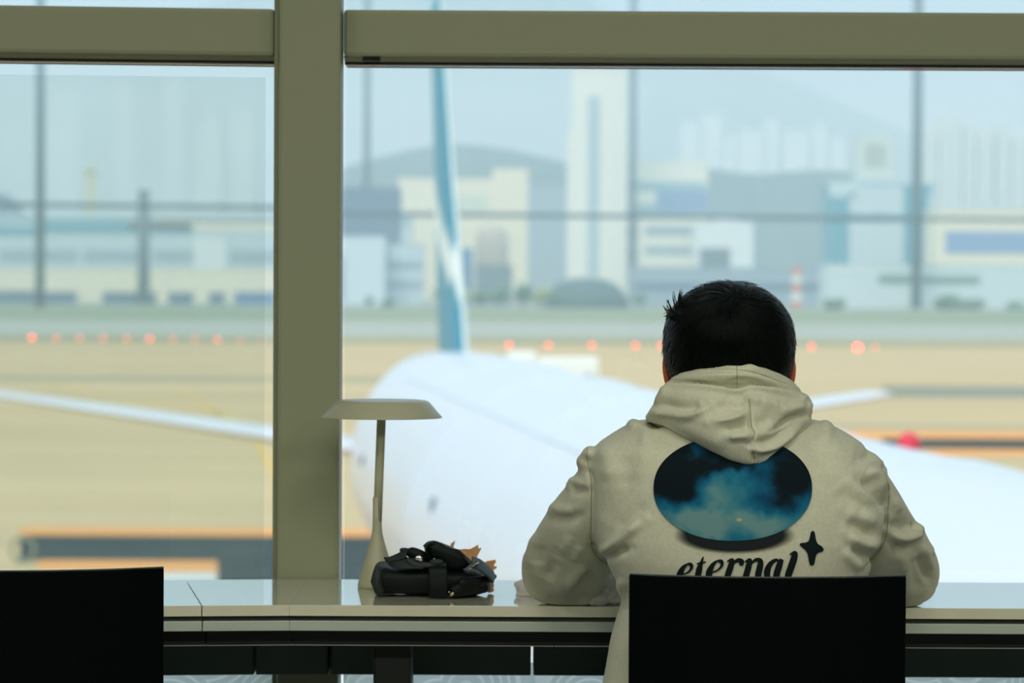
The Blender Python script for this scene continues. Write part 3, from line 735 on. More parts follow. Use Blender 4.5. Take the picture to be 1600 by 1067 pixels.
# ---- masts and the cable
def mast(px, ptop, pbase, wpx, Y, label, name='light_mast'):
    r = empty(name, (X(px, Y), Y, GZ)); tag(r, label, 'mast')
    w = wpx / 2 / FPX * Y; h = Z(ptop, Y) - GZ
    MB().lathe([(.01, 0), (w, 0), (w * .86, h), (.01, h)], (X(px, Y), Y, GZ), 14).build('pole', M['pole'], r, True)
    MB().box((X(px, Y) - w * 1.6, Y - w * 1.6, GZ), (X(px, Y) + w * 1.6, Y + w * 1.6, GZ + .5)).build('footing', flat('footing_grey', (150, 150, 140)), r)
    return r
mast(62, -60, 0, 15, 1300, 'tall thin mast near the left edge of the window')
mast(572, -60, 0, 12, 1980, 'tall thin mast behind the dark hangar')
mast(987, -60, 0, 13, 2180, 'tall thin mast right behind the white tower')
mast(1431, -60, 0, 17, 1545, 'tall dark mast crossing the teal glass office at right')
mast(224, 300, 0, 20, 1560, 'short thick dark mast in front of the terminal at left')
def cable(px0, py0, px1, py1, Y, r, label):
    mb = MB().tube([(X(px0, Y), Y, Z(py0, Y)), (X(px1, Y), Y, Z(py1, Y))], r, 8)
    o = mb.build('overhead_cable', flat('dark_cable', (70, 96, 110))); tag(o, label, 'cable')
cable(-80, 323, 530, 327, 1290, 1.0, 'long dark horizontal cable across the left bay')
cable(440, 335, 1700, 340, 1290, .9, 'long dark horizontal cable across the right bay')

# ---- trees, hills
def ridge(name, pts, Y, depth, m, label, cat, seed=1, base=None):
    """hill with a wandering crest, falling off to the front and the back"""
    P = smooth_path([np.array([a, b]) for a, b in pts], 10); rg = np.random.default_rng(seed); v = []; nr = 9
    for i, (px, py) in enumerate(P):
        h = max(1.0, Z(py, Y) - GZ)
        for k in range(nr):
            s_ = -1 + 2 * k / (nr - 1); q = (1 - abs(s_)) ** .8
            v.append((X(px, Y) + rg.normal(0, .05) * depth * .02, Y + s_ * depth, GZ + h * q * (1 + (rg.normal(0, .03) if 0 < k < nr - 1 and k != nr // 2 else 0))))
    f = [[i * nr + k, i * nr + k + 1, (i + 1) * nr + k + 1, (i + 1) * nr + k] for i in range(len(P) - 1) for k in range(nr - 1)]
    o = link_mesh(name, v, f, m, None, True); o['kind'] = 'structure'
    return o
M['hill'] = mat('wooded_hillside', S(70, 96, 98), .95, noise=(.01, S(84, 106, 104), 4))
ridge('hill_near_ridge', [(440, 300), (540, 262), (620, 240), (700, 226), (780, 232), (860, 248), (930, 262), (1020, 250), (1110, 262), (1180, 270), (1260, 264), (1330, 268), (1400, 300)], 3400, 300, M['hill'], '', '', 2)
ridge('mountain_ridge', [(900, 300), (980, 190), (1060, 120), (1150, 104), (1240, 128), (1330, 168), (1400, 196), (1480, 240), (1560, 290), (1650, 330)], 8000, 900, M['hill'], '', '', 3)
ridge('mountain_ridge', [(-400, 60), (-200, 40), (0, 70), (200, 40), (400, -10), (600, -40), (760, -60), (900, -10), (1000, 60), (1100, 130), (1200, 260)], 10500, 1100, M['hill'], '', '', 5)
ridge('hill_low_ridge', [(-80, 380), (-40, 312), (0, 306), (24, 318), (44, 352), (60, 400)], 2500, 120, mat('dark_wooded_knoll', S(70, 96, 120), .95), '', '', 7)
def tree(px, ptop, wpx, Y, label, m, seed):
    r = empty('tree', (X(px, Y), Y, GZ)); tag(r, label, 'tree', 'trees along the far edge of the field')
    h = Z(ptop, Y) - GZ; w = wpx / 2 / FPX * Y; mb = MB(); q = random.Random(seed)
    for k in range(7):
        a = q.random() * 6.28; d = q.random() * w * .6; s_ = w * (.35 + .3 * q.random())
        mb.ell((X(px, Y) + d * math.cos(a), Y + d * math.sin(a), GZ + h - s_ * .8 - q.random() * h * .35), (s_, s_, s_ * .8), 10, 6)
    mb.build('crown', m, r, True); MB().tube([(X(px, Y), Y, GZ), (X(px, Y), Y, GZ + h * .6)], w * .08, 6).build('trunk', flat('bark', (90, 80, 70)), r)
M['leaf'] = mat('dark_tree_leaves', S(86, 120, 104), .9, noise=(.4, S(112, 140, 112), 3)); M['leaf2'] = mat('yellow_green_leaves', S(150, 164, 116), .9, noise=(.4, S(170, 176, 130), 3))
k = 0
names = ['left of the blue depot', 'at the foot of the blue depot', 'right of the blue depot', 'below the brownish tank', 'right of the brownish tank', 'midway towards the dome shelter', 'close left of the dome shelter', 'touching the dome shelter', 'beside the white office block', 'at the right corner of the office block', 'at the left end of the cargo hall', 'in front of the cargo hall', 'further along the cargo hall', 'near the right edge']
for px, tp_, w_ in ((690, 446, 30), (722, 450, 32), (752, 452, 30), (780, 444, 40), (815, 440, 40), (845, 446, 34), (868, 452, 24), (1000, 456, 30), (576, 462, 22), (606, 466, 26), (1300, 462, 40), (1480, 455, 46), (1520, 462, 40), (1585, 464, 40)):
    tree(px, tp_, w_, 1420 + 8 * k, 'round-crowned tree in the distance %s' % names[k], M['leaf2'] if k in (1, 5) else M['leaf'], k); k += 1

# ---- haze over the far field: real scattering air, beginning well outside the window
hz_ = bpy.data.materials.new('humid_haze'); hz_.use_nodes = True; n_ = hz_.node_tree.nodes; l_ = hz_.node_tree.links; n_.clear()
ho = n_.new('ShaderNodeOutputMaterial'); hv = n_.new('ShaderNodeVolumeScatter'); hv.inputs['Color'].default_value = (.76, .93, 1.0, 1); hv.inputs['Density'].default_value = 1 / 3100.0; hv.inputs['Anisotropy'].default_value = .2
l_.new(hv.outputs[0], ho.inputs['Volume'])
hb = MB().box((-7000, 200, GZ - 5), (7000, 12500, 600)).build('humid_haze', hz_); hb['kind'] = 'stuff'; tag(hb, 'pale blue humid haze hanging over the far field and city', 'haze')
# ================================================================ PERSON
M['skin'] = mat('skin', S(214, 140, 108), .5, sss=.25)
M['ear'] = mat('ear_skin', S(204, 108, 76), .5, sss=.6)
M['hood'] = mat('cream_fleece', S(220, 220, 200), .95, spec=.15, sheen=.15, noise=(260, S(211, 211, 191), 4), bump=(1500, .35, .0006))
M['rib'] = mat('cream_ribbing', S(200, 193, 156), .95, spec=.15)
M['seamline'] = mat('seam_thread', S(172, 170, 144), .95, spec=.1)
M['hair'] = mat('black_hair', (.0024, .0050, .0050), .34, spec=.28)
M['trouser'] = mat('dark_trousers', S(44, 48, 54), .9)
M['shoe'] = mat('white_shoe', S(210, 210, 205), .6)
M['ink'] = mat('black_print', (.004, .012, .013), .8, spec=.2)

person = empty('person', tuple([X(1150, 4.2), 4.2, 0]))
tag(person, 'seated person in a cream hoodie with black hair, seen from behind, elbows on the counter', 'person')

def sl(mb_rings, py, L, R, yb, yf, n=2.3, k=56, zc=None):
    yc = yb * .45 + yf * .55
    a = W(L, py, yc); b = W(R, py, yc); cx_ = (a[0] + b[0]) / 2; hw = (b[0] - a[0]) / 2; z = (a[2] + b[2]) / 2; hd = (yf - yb) / 2; cyy = (yf + yb) / 2
    r = []
    for t in np.linspace(0, 2 * PI, k, endpoint=False):
        c, s = math.cos(t), math.sin(t)
        r.append(np.array([cx_ + hw * math.copysign(abs(c) ** (2 / n), c), cyy + hd * math.copysign(abs(s) ** (2 / n), s), z + (a[2] - b[2]) * -.5 * c * 0]))
    mb_rings.append(r)

# ---- body: one continuous surface (head with face, neck, trunk, arms, hands, legs)
HC = W(1139, 535, 4.275)                      # centre of the skull
def hp(x, y, z): return HC + np.array([x, y, z])
bd = MB()
bd.ell(hp(0, 0, 0), (.078, .096, .082)); bd.ell(hp(0, .022, -.052), (.066, .070, .066))           # skull, jaw
bd.ell(hp(0, .060, -.092), (.030, .028, .022)); bd.ell(hp(.0, .072, -.030), (.055, .026, .055))   # chin, face front
bd.tube([hp(0, .094, -.012), hp(0, .112, -.045)], [.009, .013], 10); bd.ell(hp(0, .108, -.048), (.017, .010, .008))   # nose
bd.ell(hp(0, .094, -.070), (.022, .010, .0055)); bd.ell(hp(0, .091, -.079), (.020, .010, .0055))   # lips
for s_ in (-1, 1):
    bd.ell(hp(s_ * .032, .084, -.008), (.015, .010, .009)); bd.ell(hp(s_ * .032, .087, .012), (.022, .010, .005))       # eyelids, brows
    bd.ell(hp(s_ * .045, .070, -.040), (.020, .016, .018))                                            # cheeks
bd.tube([hp(0, -.01, -.06), hp(0, -.03, -.12), hp(0, -.045, -.19)], [.056, .058, .072], 24)
EL, ER = W(884, 893, 4.452), W(1404, 893, 4.452)
ax_ = X(1150, 4.2)
rr = []
for py, hw, yb, yf in ((662, .075, 4.17, 4.30), (690, .135, 4.155, 4.32), (725, .165, 4.145, 4.33), (800, .160, 4.135, 4.34), (900, .145, 4.14, 4.33), (1000, .135, 4.14, 4.32), (1120, .145, 4.13, 4.32), (1230, .165, 4.11, 4.33), (1290, .165, 4.10, 4.34)):
    zc = EYE - (py - 450) / FPX * 4.2
    rr.append([np.array([ax_ + hw * math.cos(t), (yb + yf) / 2 + (yf - yb) / 2 * math.sin(t), zc]) for t in np.linspace(0, 2 * PI, 40, endpoint=False)])
bd.loft(rr)
def hand(mb, wrist, direction, side):
    """palm and five bent fingers lying on the counter; side +1 has the thumb towards +x"""
    d = np.array(direction, float); d /= np.linalg.norm(d); u = np.array([0, 0, 1.0]); w = np.cross(d, u) * side; w /= np.linalg.norm(w)   # w points to the thumb side
    P = lambda f, s_, h: wrist + d * f + w * s_ + u * h
    for q in (-.027, -.009, .010, .028):
        mb.tube([P(-.004, q * .6, 0), P(.045, q, .004), P(.088, q, .006)], [.015, .0135, .0105], 12)
    for q, L_ in ((-.031, .055), (-.011, .068), (.010, .074), (.030, .066)):
        mb.tube([P(.086, q, .006), P(.086 + L_ * .42, q * 1.12, .012), P(.086 + L_ * .74, q * 1.15, .003), P(.086 + L_ * .92, q * 1.12, -.008)], [.0098, .0088, .0078, .0068], 12)
    mb.tube([P(.018, .022, 0), P(.045, .046, -.002), P(.072, .060, -.004), P(.094, .062, -.008)], [.013, .0115, .0098, .0080], 12)
HL, HR = np.array([X(1078, 4.62) , 4.635, DT + .024]), np.array([X(1215, 4.62), 4.635, DT + .024])
for E_, H_, sx in ((EL, HL, -1), (ER, HR, 1)):
    sh = np.array([ax_ + sx * .150, 4.25, W(0, 742, 4.25)[2]]); Ec = np.array([E_[0], E_[1], DT + .060])
    bd.tube([sh, (sh + Ec) / 2 + np.array([sx * .004, 0, 0]), Ec], [.046, .042, .036], 20)
    dv = H_ - Ec; bd.tube([Ec, Ec + dv * .45, Ec + dv * .95], [.037, .033, .024], 20)
    hd_ = np.array([-sx * .35, .9, 0]) if sx > 0 else np.array([.35, .9, 0])
    hd_ = np.array([-sx * .75, .66, 0]); hand(bd, H_, hd_, 1 if sx < 0 else -1)
for sx in (-1, 1):
    hip = np.array([ax_ + sx * .085, 4.20, .545]); kn = np.array([ax_ + sx * .125, 4.63, .545]); an = np.array([ax_ + sx * .12, 4.58, .10])
    bd.tube([hip, (hip + kn) / 2, kn], [.082, .072, .056], 24); bd.tube([kn, kn + (an - kn) * .35, an], [.054, .052, .036], 20)
    bd.tube([an + np.array([0, -.03, -.045]), an + np.array([0, .08, -.055]), an + np.array([0, .13, -.062])], [.036, .032, .026], 16)
bv, bf = remesh(bd, .0042, 3)
body = link_mesh('body', bv, bf, M['skin'], person, True)
# ears
for sx, px_, py_ in ((-1, 1053.5, 585), (1, 1223.5, 592)):
    c = W(px_, py_, 4.285); mb = MB()
    pts = [np.array([0, -.002, .030]), np.array([sx * .008, -.008, .031]), np.array([sx * .0125, -.010, .018]), np.array([sx * .0115, -.008, .0]), np.array([sx * .007, -.003, -.016]), np.array([sx * .001, 0, -.026])]
    P = smooth_path([c + p for p in pts], 5)
    mb.tube(P, [.0045] * len(P), 10); mb.ell(c + np.array([sx * .004, .0, .006]), (.0085, .006, .024), 16, 10); mb.ell(c + np.array([sx * .003, -.001, -.022]), (.0065, .005, .009), 12, 8)
    v_, f_ = remesh(mb, .0016, 4); link_mesh('ear', v_, f_, M['ear'], person, True)

# ---- trousers and shoes
tb = MB()
tr_ = []
for z_, hw, yb, yf in ((.640, .160, 4.12, 4.33), (.56, .178, 4.105, 4.345), (.50, .178, 4.10, 4.36), (.462, .165, 4.12, 4.35)):
    tr_.append([np.array([ax_ + hw * math.cos(t), (yb + yf) / 2 + (yf - yb) / 2 * math.sin(t), z_]) for t in np.linspace(0, 2 * PI, 40, endpoint=False)])
tb.loft(tr_)
for sx in (-1, 1):
    hip = np.array([ax_ + sx * .085, 4.22, .548]); kn = np.array([ax_ + sx * .125, 4.63, .550]); an = np.array([ax_ + sx * .12, 4.585, .13])
    tb.tube([hip, (hip + kn) / 2, kn], [.088, .082, .068], 24); tb.tube([kn, kn + (an - kn) * .4, an], [.066, .066, .060], 20)
    sb = MB(); a0 = np.array([ax_ + sx * .12, 4.58, 0])
    sb.tube([a0 + np.array([0, -.045, .052]), a0 + np.array([0, .03, .055]), a0 + np.array([0, .12, .042]), a0 + np.array([0, .165, .036])], [.046, .045, .042, .034], 20)
    sv, sf = remesh(sb, .005, 3); sv[:, 2] = np.maximum(sv[:, 2], .003); link_mesh('shoe', sv, sf, M['shoe'], person, True)
tv, tf = remesh(tb, .006, 4)
link_mesh('trousers', tv, tf, M['trouser'], person, True)

# ---- hoodie
hd = MB(); rr = []
for a in ((648, 1030, 1255, 4.19, 4.33), (655, 1014, 1268, 4.175, 4.335), (659, 992, 1290, 4.165, 4.34), (667, 973, 1309, 4.15, 4.345), (677, 956, 1327, 4.14, 4.35), (690, 938, 1346, 4.128, 4.355), (705, 924, 1355, 4.118, 4.36),
          (730, 919, 1371, 4.106, 4.365), (760, 920, 1381, 4.097, 4.37), (800, 923, 1384, 4.09, 4.37), (840, 930, 1376, 4.086, 4.368), (870, 943, 1362, 4.085, 4.36), (900, 959, 1350, 4.086, 4.355), (920, 968, 1344, 4.087, 4.35), (936, 972, 1340, 4.088, 4.35),
          (965, 963, 1344, 4.088, 4.35), (1000, 953, 1352, 4.086, 4.35), (1067, 940, 1362, 4.08, 4.352), (1140, 930, 1370, 4.078, 4.355), (1220, 925, 1375, 4.078, 4.36)):
    sl(rr, *a)
hd.loft(rr)
# sleeves: shoulder -> elbow on the counter -> wrist
def sleeve(pts, rad): hd.tube([np.array(p) for p in smooth_path(pts, 5)], np.interp(np.linspace(0, 1, (len(pts) - 1) * 5 + 1), np.linspace(0, 1, len(pts)), rad), 32)
sleeve([W(972, 745, 4.235), W(947, 784, 4.27), W(911, 830, 4.33), W(892, 868, 4.39), W(881, 889, 4.435)], [.055, .057, .0570, .0595, .0565])
sleeve([W(1316, 750, 4.235), W(1342, 790, 4.27), W(1369, 837, 4.33), W(1390, 868, 4.39), W(1404, 890, 4.435)], [.052, .0555, .0580, .0600, .0580])
hd.ell(W(881, 902, 4.445), (.0590, .056, .0400)); hd.ell(W(1406, 902, 4.445), (.0555, .056, .0400))
hd.ell(W(852, 893, 4.445), (.0340, .040, .0440)); hd.ell(W(1436, 893, 4.445), (.0290, .040, .0440))
hd.ell(W(905, 914, 4.42), (.027, .040, .030)); hd.ell(W(924, 886, 4.42), (.025, .040, .036))
for E_, H_, sx in ((EL, HL, -1), (ER, HR, 1)):
    c0 = np.array([E_[0], E_[1] + .01, DT + .048]); dv = H_ - c0; dv[2] = -.004
    hd.tube([c0, c0 + dv * .3, c0 + dv * .62, c0 + dv * .88], [.046, .046, .044, .040], 28)
# cloth bumps on the outline (px, py, distance, radius m)
for px_, py_, y_, r_ in ((893, 760, 4.27, .009), (870, 800, 4.31, .013), (922, 708, 4.235, .010), (912, 722, 4.245, .011), (1427, 830, 4.34, .015), (1400, 787, 4.29, .011), (1370, 738, 4.245, .014), (1356, 722, 4.235, .016), (1290, 669, 4.22, .011), (990, 666, 4.22, .010), (1448, 860, 4.39, .012)):
    hd.ell(W(px_, py_, y_), (r_, .03, r_), 14, 10)
hv_, hf = remesh(hd, .0034, 6)
# flatten what rests on the counter
ov = (hv_[:, 1] > 4.395) & (hv_[:, 2] < DT + .02); hv_[ov, 2] = np.maximum(hv_[ov, 2], DT + .0012)
nearedge = (hv_[:, 1] > 4.33) & (hv_[:, 1] <= 4.400) & (hv_[:, 2] < DT) & (hv_[:, 0] < .22) & (hv_[:, 2] > DT - .03)
def T(o, s_, *pts): return [np.array([o[0] + p[0] / s_, o[1] + p[1] / s_]) for p in pts]
A_, B_, s3 = (860, 640), (1260, 640), 3.336
ST = [
 (T(A_, s3, (235, 745), (310, 722), (352, 690), (430, 620), (500, 570)), 5.5, 5), (T(A_, s3, (285, 775), (340, 742), (420, 725)), 5, -4.5), (T(A_, s3, (215, 690), (225, 745), (270, 790)), 3.5, -5),
 (T(A_, s3, (330, 650), (420, 560), (520, 480)), 7, -2), (T(A_, s3, (85, 352), (130, 378), (200, 392)), 4, 2), (T(A_, s3, (100, 405), (150, 425), (205, 420)), 5, -2.2),
 (T(A_, s3, (160, 250), (178, 235), (195, 200)), 4, 1.2), (T(A_, s3, (185, 320), (200, 330), (212, 400), (212, 680)), 2.2, -3),
 (T(A_, s3, (0, 500), (60, 525), (130, 520)), 5, 2.6), (T(A_, s3, (-20, 560), (60, 572), (120, 564), (190, 530)), 6, -2.6),
 (T(A_, s3, (190, 790), (140, 870), (60, 940)), 7, 3.5), (T(A_, s3, (205, 830), (190, 900), (150, 970)), 8, -5), (T(A_, s3, (60, 700), (10, 820), (-30, 900)), 8, -3.5), (T(A_, s3, (120, 640), (60, 740), (10, 830)), 7, 2.5),
 (T(A_, s3, (300, 860), (250, 930), (200, 1000)), 6, 3), (T(A_, s3, (165, 700), (120, 800)), 6, 2), (T(A_, s3, (-80, 620), (-110, 740), (-110, 850)), 7, 2.5), (T(A_, s3, (-50, 700), (-70, 820)), 6, -2.5),
 (T(A_, s3, (500, 85), (550, 70), (585, 75)), 4, -5), (T(A_, s3, (420, 70), (500, 130), (470, 210)), 7, 2.5), (T(A_, s3, (370, 220), (400, 330), (400, 420)), 12, -2), (T(A_, s3, (260, 180), (300, 270), (300, 400)), 10, 2.5),
 (T(A_, s3, (430, 300), (330, 480), (270, 600)), 12, -1.8), (T(A_, s3, (380, 860), (360, 950), (330, 1060)), 5, 3), (T(A_, s3, (410, 900), (395, 1000), (370, 1060)), 4, -2.5),
 (T(B_, s3, (270, 360), (340, 400), (400, 480), (425, 520)), 6, -5.5), (T(B_, s3, (300, 320), (370, 350), (420, 440)), 6, 4.5), (T(B_, s3, (270, 290), (350, 275), (400, 310)), 6, 3), (T(B_, s3, (280, 260), (340, 240)), 5, -2.5),
 (T(B_, s3, (180, 330), (270, 420), (360, 520)), 9, 3), (T(B_, s3, (150, 400), (240, 480), (330, 560)), 9, -3), (T(B_, s3, (200, 500), (290, 560), (380, 600)), 8, 3.2), (T(B_, s3, (200, 570), (300, 630), (385, 650)), 7, -3.8),
 (T(B_, s3, (200, 640), (290, 700), (385, 700)), 6, 4), (T(B_, s3, (220, 710), (310, 760), (370, 750)), 6, -4), (T(B_, s3, (180, 720), (240, 790), (300, 830)), 6, 2.5),
 (T(B_, s3, (430, 640), (500, 668), (560, 655), (600, 620)), 5, 6), (T(B_, s3, (430, 600), (500, 612), (550, 600)), 7, -4), (T(B_, s3, (560, 590), (572, 612), (566, 630)), 2.6, -7), (T(B_, s3, (440, 700), (520, 715), (580, 690)), 7, -4),
 (T(B_, s3, (600, 690), (630, 770), (660, 860)), 4, 3.5), (T(B_, s3, (595, 740), (630, 840), (655, 920)), 4.5, -4.5), (T(B_, s3, (560, 760), (585, 860), (580, 980)), 8, -3.5), (T(B_, s3, (500, 740), (520, 860)), 8, 2.5),
 (T(B_, s3, (440, 440), (470, 500), (495, 520)), 5, 3), (T(B_, s3, (425, 520), (422, 600), (405, 690), (360, 770), (290, 840)), 2.4, -4), (T(B_, s3, (60, 70), (110, 110), (100, 170)), 6, 2.5), (T(B_, s3, (10, 130), (60, 230), (110, 330)), 12, -2.2), (T(B_, s3, (110, 170), (200, 230), (270, 250)), 10, 2),
]
hv_ = strokes(hv_, hf, [(a, b, c * 2.0) for a, b, c in ST])
# broad random softness of the fleece
nn_ = normals(hv_, hf)
wob = np.zeros(len(hv_))
for _ in range(26):
    k_ = rng.normal(0, 1, 3) * 28; ph = rng.uniform(0, 6.28); wob += np.sin(hv_ @ k_ + ph)
hv_ = hv_ + nn_ * (wob / 26 * .0030)[:, None]
on = (hv_[:, 1] > 4.403) & (hv_[:, 2] < DT + .03); hv_[on, 2] = np.maximum(hv_[on, 2], DT + .0010)
hoodie = link_mesh('hoodie', hv_, hf, M['hood'], person, True)
BV = BVHTree.FromPolygons([Vector(p) for p in hv_], hf)
CAMP = Vector((0, 0, EYE))
def project(px_, py_, bvh, lift=.0012):
    d = Vector(W(px_, py_, 1.0)) - CAMP; d.normalize()
    h = bvh.ray_cast(CAMP, d)
    if h[0] is None: return None
    return np.array(h[0] - d * lift)
def stitch(pts, bvh, r=.0007, name='seam', par=None, lift=.0002):
    P = [project(p[0], p[1], bvh, lift) for p in smooth_path([np.array(q, float) for q in pts], 14)]; P = [p for p in P if p is not None]
    MB().tube(P, r, 6).build(name, M['seamline'], par or hoodie, True)
stitch(T(A_, s3, (192, 200), (193, 260), (208, 340), (214, 400), (212, 520), (212, 680), (225, 740), (265, 785), (300, 805)), BV)
stitch(T(B_, s3, (405, 330), (428, 400), (430, 470), (425, 520), (424, 600), (410, 680), (375, 745), (320, 800), (290, 842)), BV)

# hood: collar round the neck and the pouch folded down the back
cv = MB(); rr = []
for a in ((571, 1128, 1178, 4.160, 4.23), (574, 1108, 1196, 4.154, 4.25), (578, 1084, 1206, 4.150, 4.27), (583, 1062, 1218, 4.147, 4.29), (590, 1050, 1231, 4.151, 4.31), (599, 1040, 1243, 4.158, 4.33), (612, 1031, 1253, 4.158, 4.35), (628, 1022, 1261, 4.146, 4.36), (645, 1014, 1266, 4.138, 4.365), (660, 1012, 1264, 4.14, 4.36), (680, 1040, 1240, 4.15, 4.33)):
    sl(rr, *a, n=2.1)
cv.loft(rr)
topl = [(1036, 603), (1046, 599), (1100, 603), (1140, 607), (1163, 608), (1178, 604), (1200, 607), (1230, 613), (1252, 619), (1263, 632), (1270, 648)]
botl = [(1036, 664), (1046, 668), (1075, 684), (1110, 704), (1140, 719), (1165, 726), (1185, 726), (1213, 722), (1240, 700), (1258, 676), (1270, 655)]
tx, ty = zip(*topl); bx_, by_ = zip(*botl)
lx0, lx1 = 1010, 1269.5
def ytop(x): return float(np.interp(x, (1006, 1014, 1024) + tx, (657, 645, 622) + ty))
def ybot(x): return float(np.interp(x, (1006, 1014, 1024) + bx_, (658, 660, 661) + by_))
NX, NT = 90, 30; front = []; back = []
for i in range(NX + 1):
    u = i / NX; x = lx0 + (lx1 - lx0) * (.5 - .5 * math.cos(PI * u)) ; c = (x - 1142) / 130.0
    a, b = ytop(x), ybot(x); rowf = []; rowb = []
    for j in range(NT + 1):
        t = j / NT; tt = .5 - .5 * math.cos(PI * t); py = a + (b - a) * tt
        base = np.interp(py, (590, 620, 660, 700, 730), (4.146, 4.140, 4.135, 4.120, 4.108)) + .055 * c * c
        prof = min(1.0, (4 * (1 - tt)) ** .5 * .8) * (.52 + .48 * math.sin(PI * min(1, .08 + tt * .8))) if tt < .999 else 0
        bul = .038 * prof * (1 - abs(c) ** 3.0 * .75)
        edge = max(0.0, 1 - abs(c) ** 10)
        rowf.append(W(x, py, base - bul)); rowb.append(W(x, py, base + .045))
    front.append(rowf); back.append(rowb)
n1 = NT + 1; v = [p for r in front for p in r] + [p for r in back for p in r]; off = (NX + 1) * n1; f = []
for i in range(NX):
    for j in range(NT):
        q = [i * n1 + j, i * n1 + j + 1, (i + 1) * n1 + j + 1, (i + 1) * n1 + j]; f.append(q); f.append([k + off for k in q[::-1]])
    f.append([i * n1, (i + 1) * n1, (i + 1) * n1 + off, i * n1 + off]); f.append([i * n1 + NT, i * n1 + NT + off, (i + 1) * n1 + NT + off, (i + 1) * n1 + NT])
for j in range(NT):
    f.append([j, j + off, j + 1 + off, j + 1]); q = NX * n1; f.append([q + j, q + j + 1, q + j + 1 + off, q + j + off])
cv.add(v, f)
cvv, cvf = remesh(cv, .0021, 3)
C_, s5 = (1000, 560), 5.714
HS = [
 (T(C_, s5, (240, 215), (450, 240), (700, 268), (900, 285), (1010, 262), (1150, 280), (1300, 305), (1450, 330)), 2.6, 3.0), (T(C_, s5, (200, 205), (300, 205), (500, 218), (700, 243), (900, 255), (1000, 240), (1150, 252), (1300, 275), (1440, 300)), 2.0, -4.2),
 (T(C_, s5, (330, 128), (500, 105), (700, 60), (860, 45), (950, 60), (1150, 140), (1350, 210)), 2.2, 2), (T(C_, s5, (340, 150), (600, 110), (850, 100), (1000, 120), (1200, 170), (1400, 240)), 2.2, -2.2),
 (T(C_, s5, (60, 510), (180, 478), (400, 500), (520, 480), (640, 425)), 4.5, 4.5), (T(C_, s5, (130, 400), (300, 445), (450, 440), (560, 410)), 7, -4.5), (T(C_, s5, (640, 470), (760, 420), (900, 430), (965, 440)), 6, -4.5),
 (T(C_, s5, (600, 560), (780, 560), (880, 520), (965, 460)), 4.5, 5), (T(C_, s5, (740, 640), (850, 608), (965, 610)), 5, -6), (T(C_, s5, (780, 700), (880, 690), (1000, 690)), 4, 3.5),
 (T(C_, s5, (180, 545), (400, 620), (640, 720), (800, 800)), 9, 2.5), (T(C_, s5, (960, 770), (1060, 812), (1200, 785), (1330, 700), (1450, 570)), 4.5, 5), (T(C_, s5, (1010, 760), (1150, 745), (1270, 680), (1400, 560)), 5, -5.5),
 (T(C_, s5, (1540, 520), (1420, 498), (1340, 525), (1270, 590), (1180, 650)), 3.6, -7), (T(C_, s5, (1150, 420), (1300, 470), (1400, 450), (1500, 440)), 7, 4), (T(C_, s5, (1050, 350), (1150, 400), (1250, 410)), 6, 2.5), (T(C_, s5, (1020, 600), (1100, 560), (1180, 540)), 7, -2.5),
 (T(C_, s5, (1040, 860), (1200, 850), (1330, 760), (1450, 640)), 6, -2.5), (T(C_, s5, (970, 360), (985, 450), (995, 600), (1025, 680), (1000, 730)), 1.8, -3), (T(C_, s5, (1010, 820), (1025, 940)), 1.8, -2.2), (T(C_, s5, (1000, 780), (940, 760)), 3, -3),
 (T(C_, s5, (930, 300), (1000, 360), (1090, 400)), 5, 3), (T(C_, s5, (720, 320), (850, 330), (950, 370)), 8, -3), (T(C_, s5, (1420, 330), (1500, 380), (1530, 470)), 4, 3),
 (T(C_, s5, (230, 230), (200, 330), (120, 430)), 5, 2.5), (T(C_, s5, (760, 235), (870, 200), (1000, 205), (1150, 240)), 3, -2.5),
]
cvv = strokes(cvv, cvf, [(a, b, c * 1.75) for a, b, c in HS])
hood = link_mesh('hood', cvv, cvf, M['hood'], hoodie, True)
BH = BVHTree.FromPolygons([Vector(p) for p in cvv], cvf)
stitch(T(C_, s5, (862, 48), (866, 120), (868, 200), (866, 262)), BH, .0005, par=hoodie); stitch(T(C_, s5, (972, 365), (985, 440), (992, 560), (1000, 620), (1024, 672), (1003, 725)), BH, .0007, par=hoodie); stitch(T(C_, s5, (1012, 830), (1024, 880), (1016, 938)), BH, .0006, par=hoodie)
stitch(T(C_, s5, (420, 118), (600, 100), (760, 96), (860, 98), (1000, 118), (1150, 165), (1300, 225)), BH, .0004, par=hoodie)
# cuffs
for E_, H_, sx in ((EL, HL, -1), (ER, HR, 1)):
    c0 = np.array([E_[0], E_[1] + .01, DT + .048]); dv = H_ - c0; dv[2] = -.006
    MB().tube([c0 + dv * .86, c0 + dv * .93, c0 + dv * 1.02], [.036, .034, .031], 28, round_ends=False).build('cuff', M['rib'], person, True)
hem = []
for z_, k_ in ((.545, 1.0), (.53, 1.02), (.505, 1.02), (.49, 1.0)):
    hem.append([np.array([X(1150, 4.22) + .192 * k_ * math.cos(t), 4.222 + .135 * k_ * math.sin(t), z_]) for t in np.linspace(0, 2 * PI, 48, endpoint=False)])
MB().loft(hem).build('hem', M['rib'], hoodie, True)

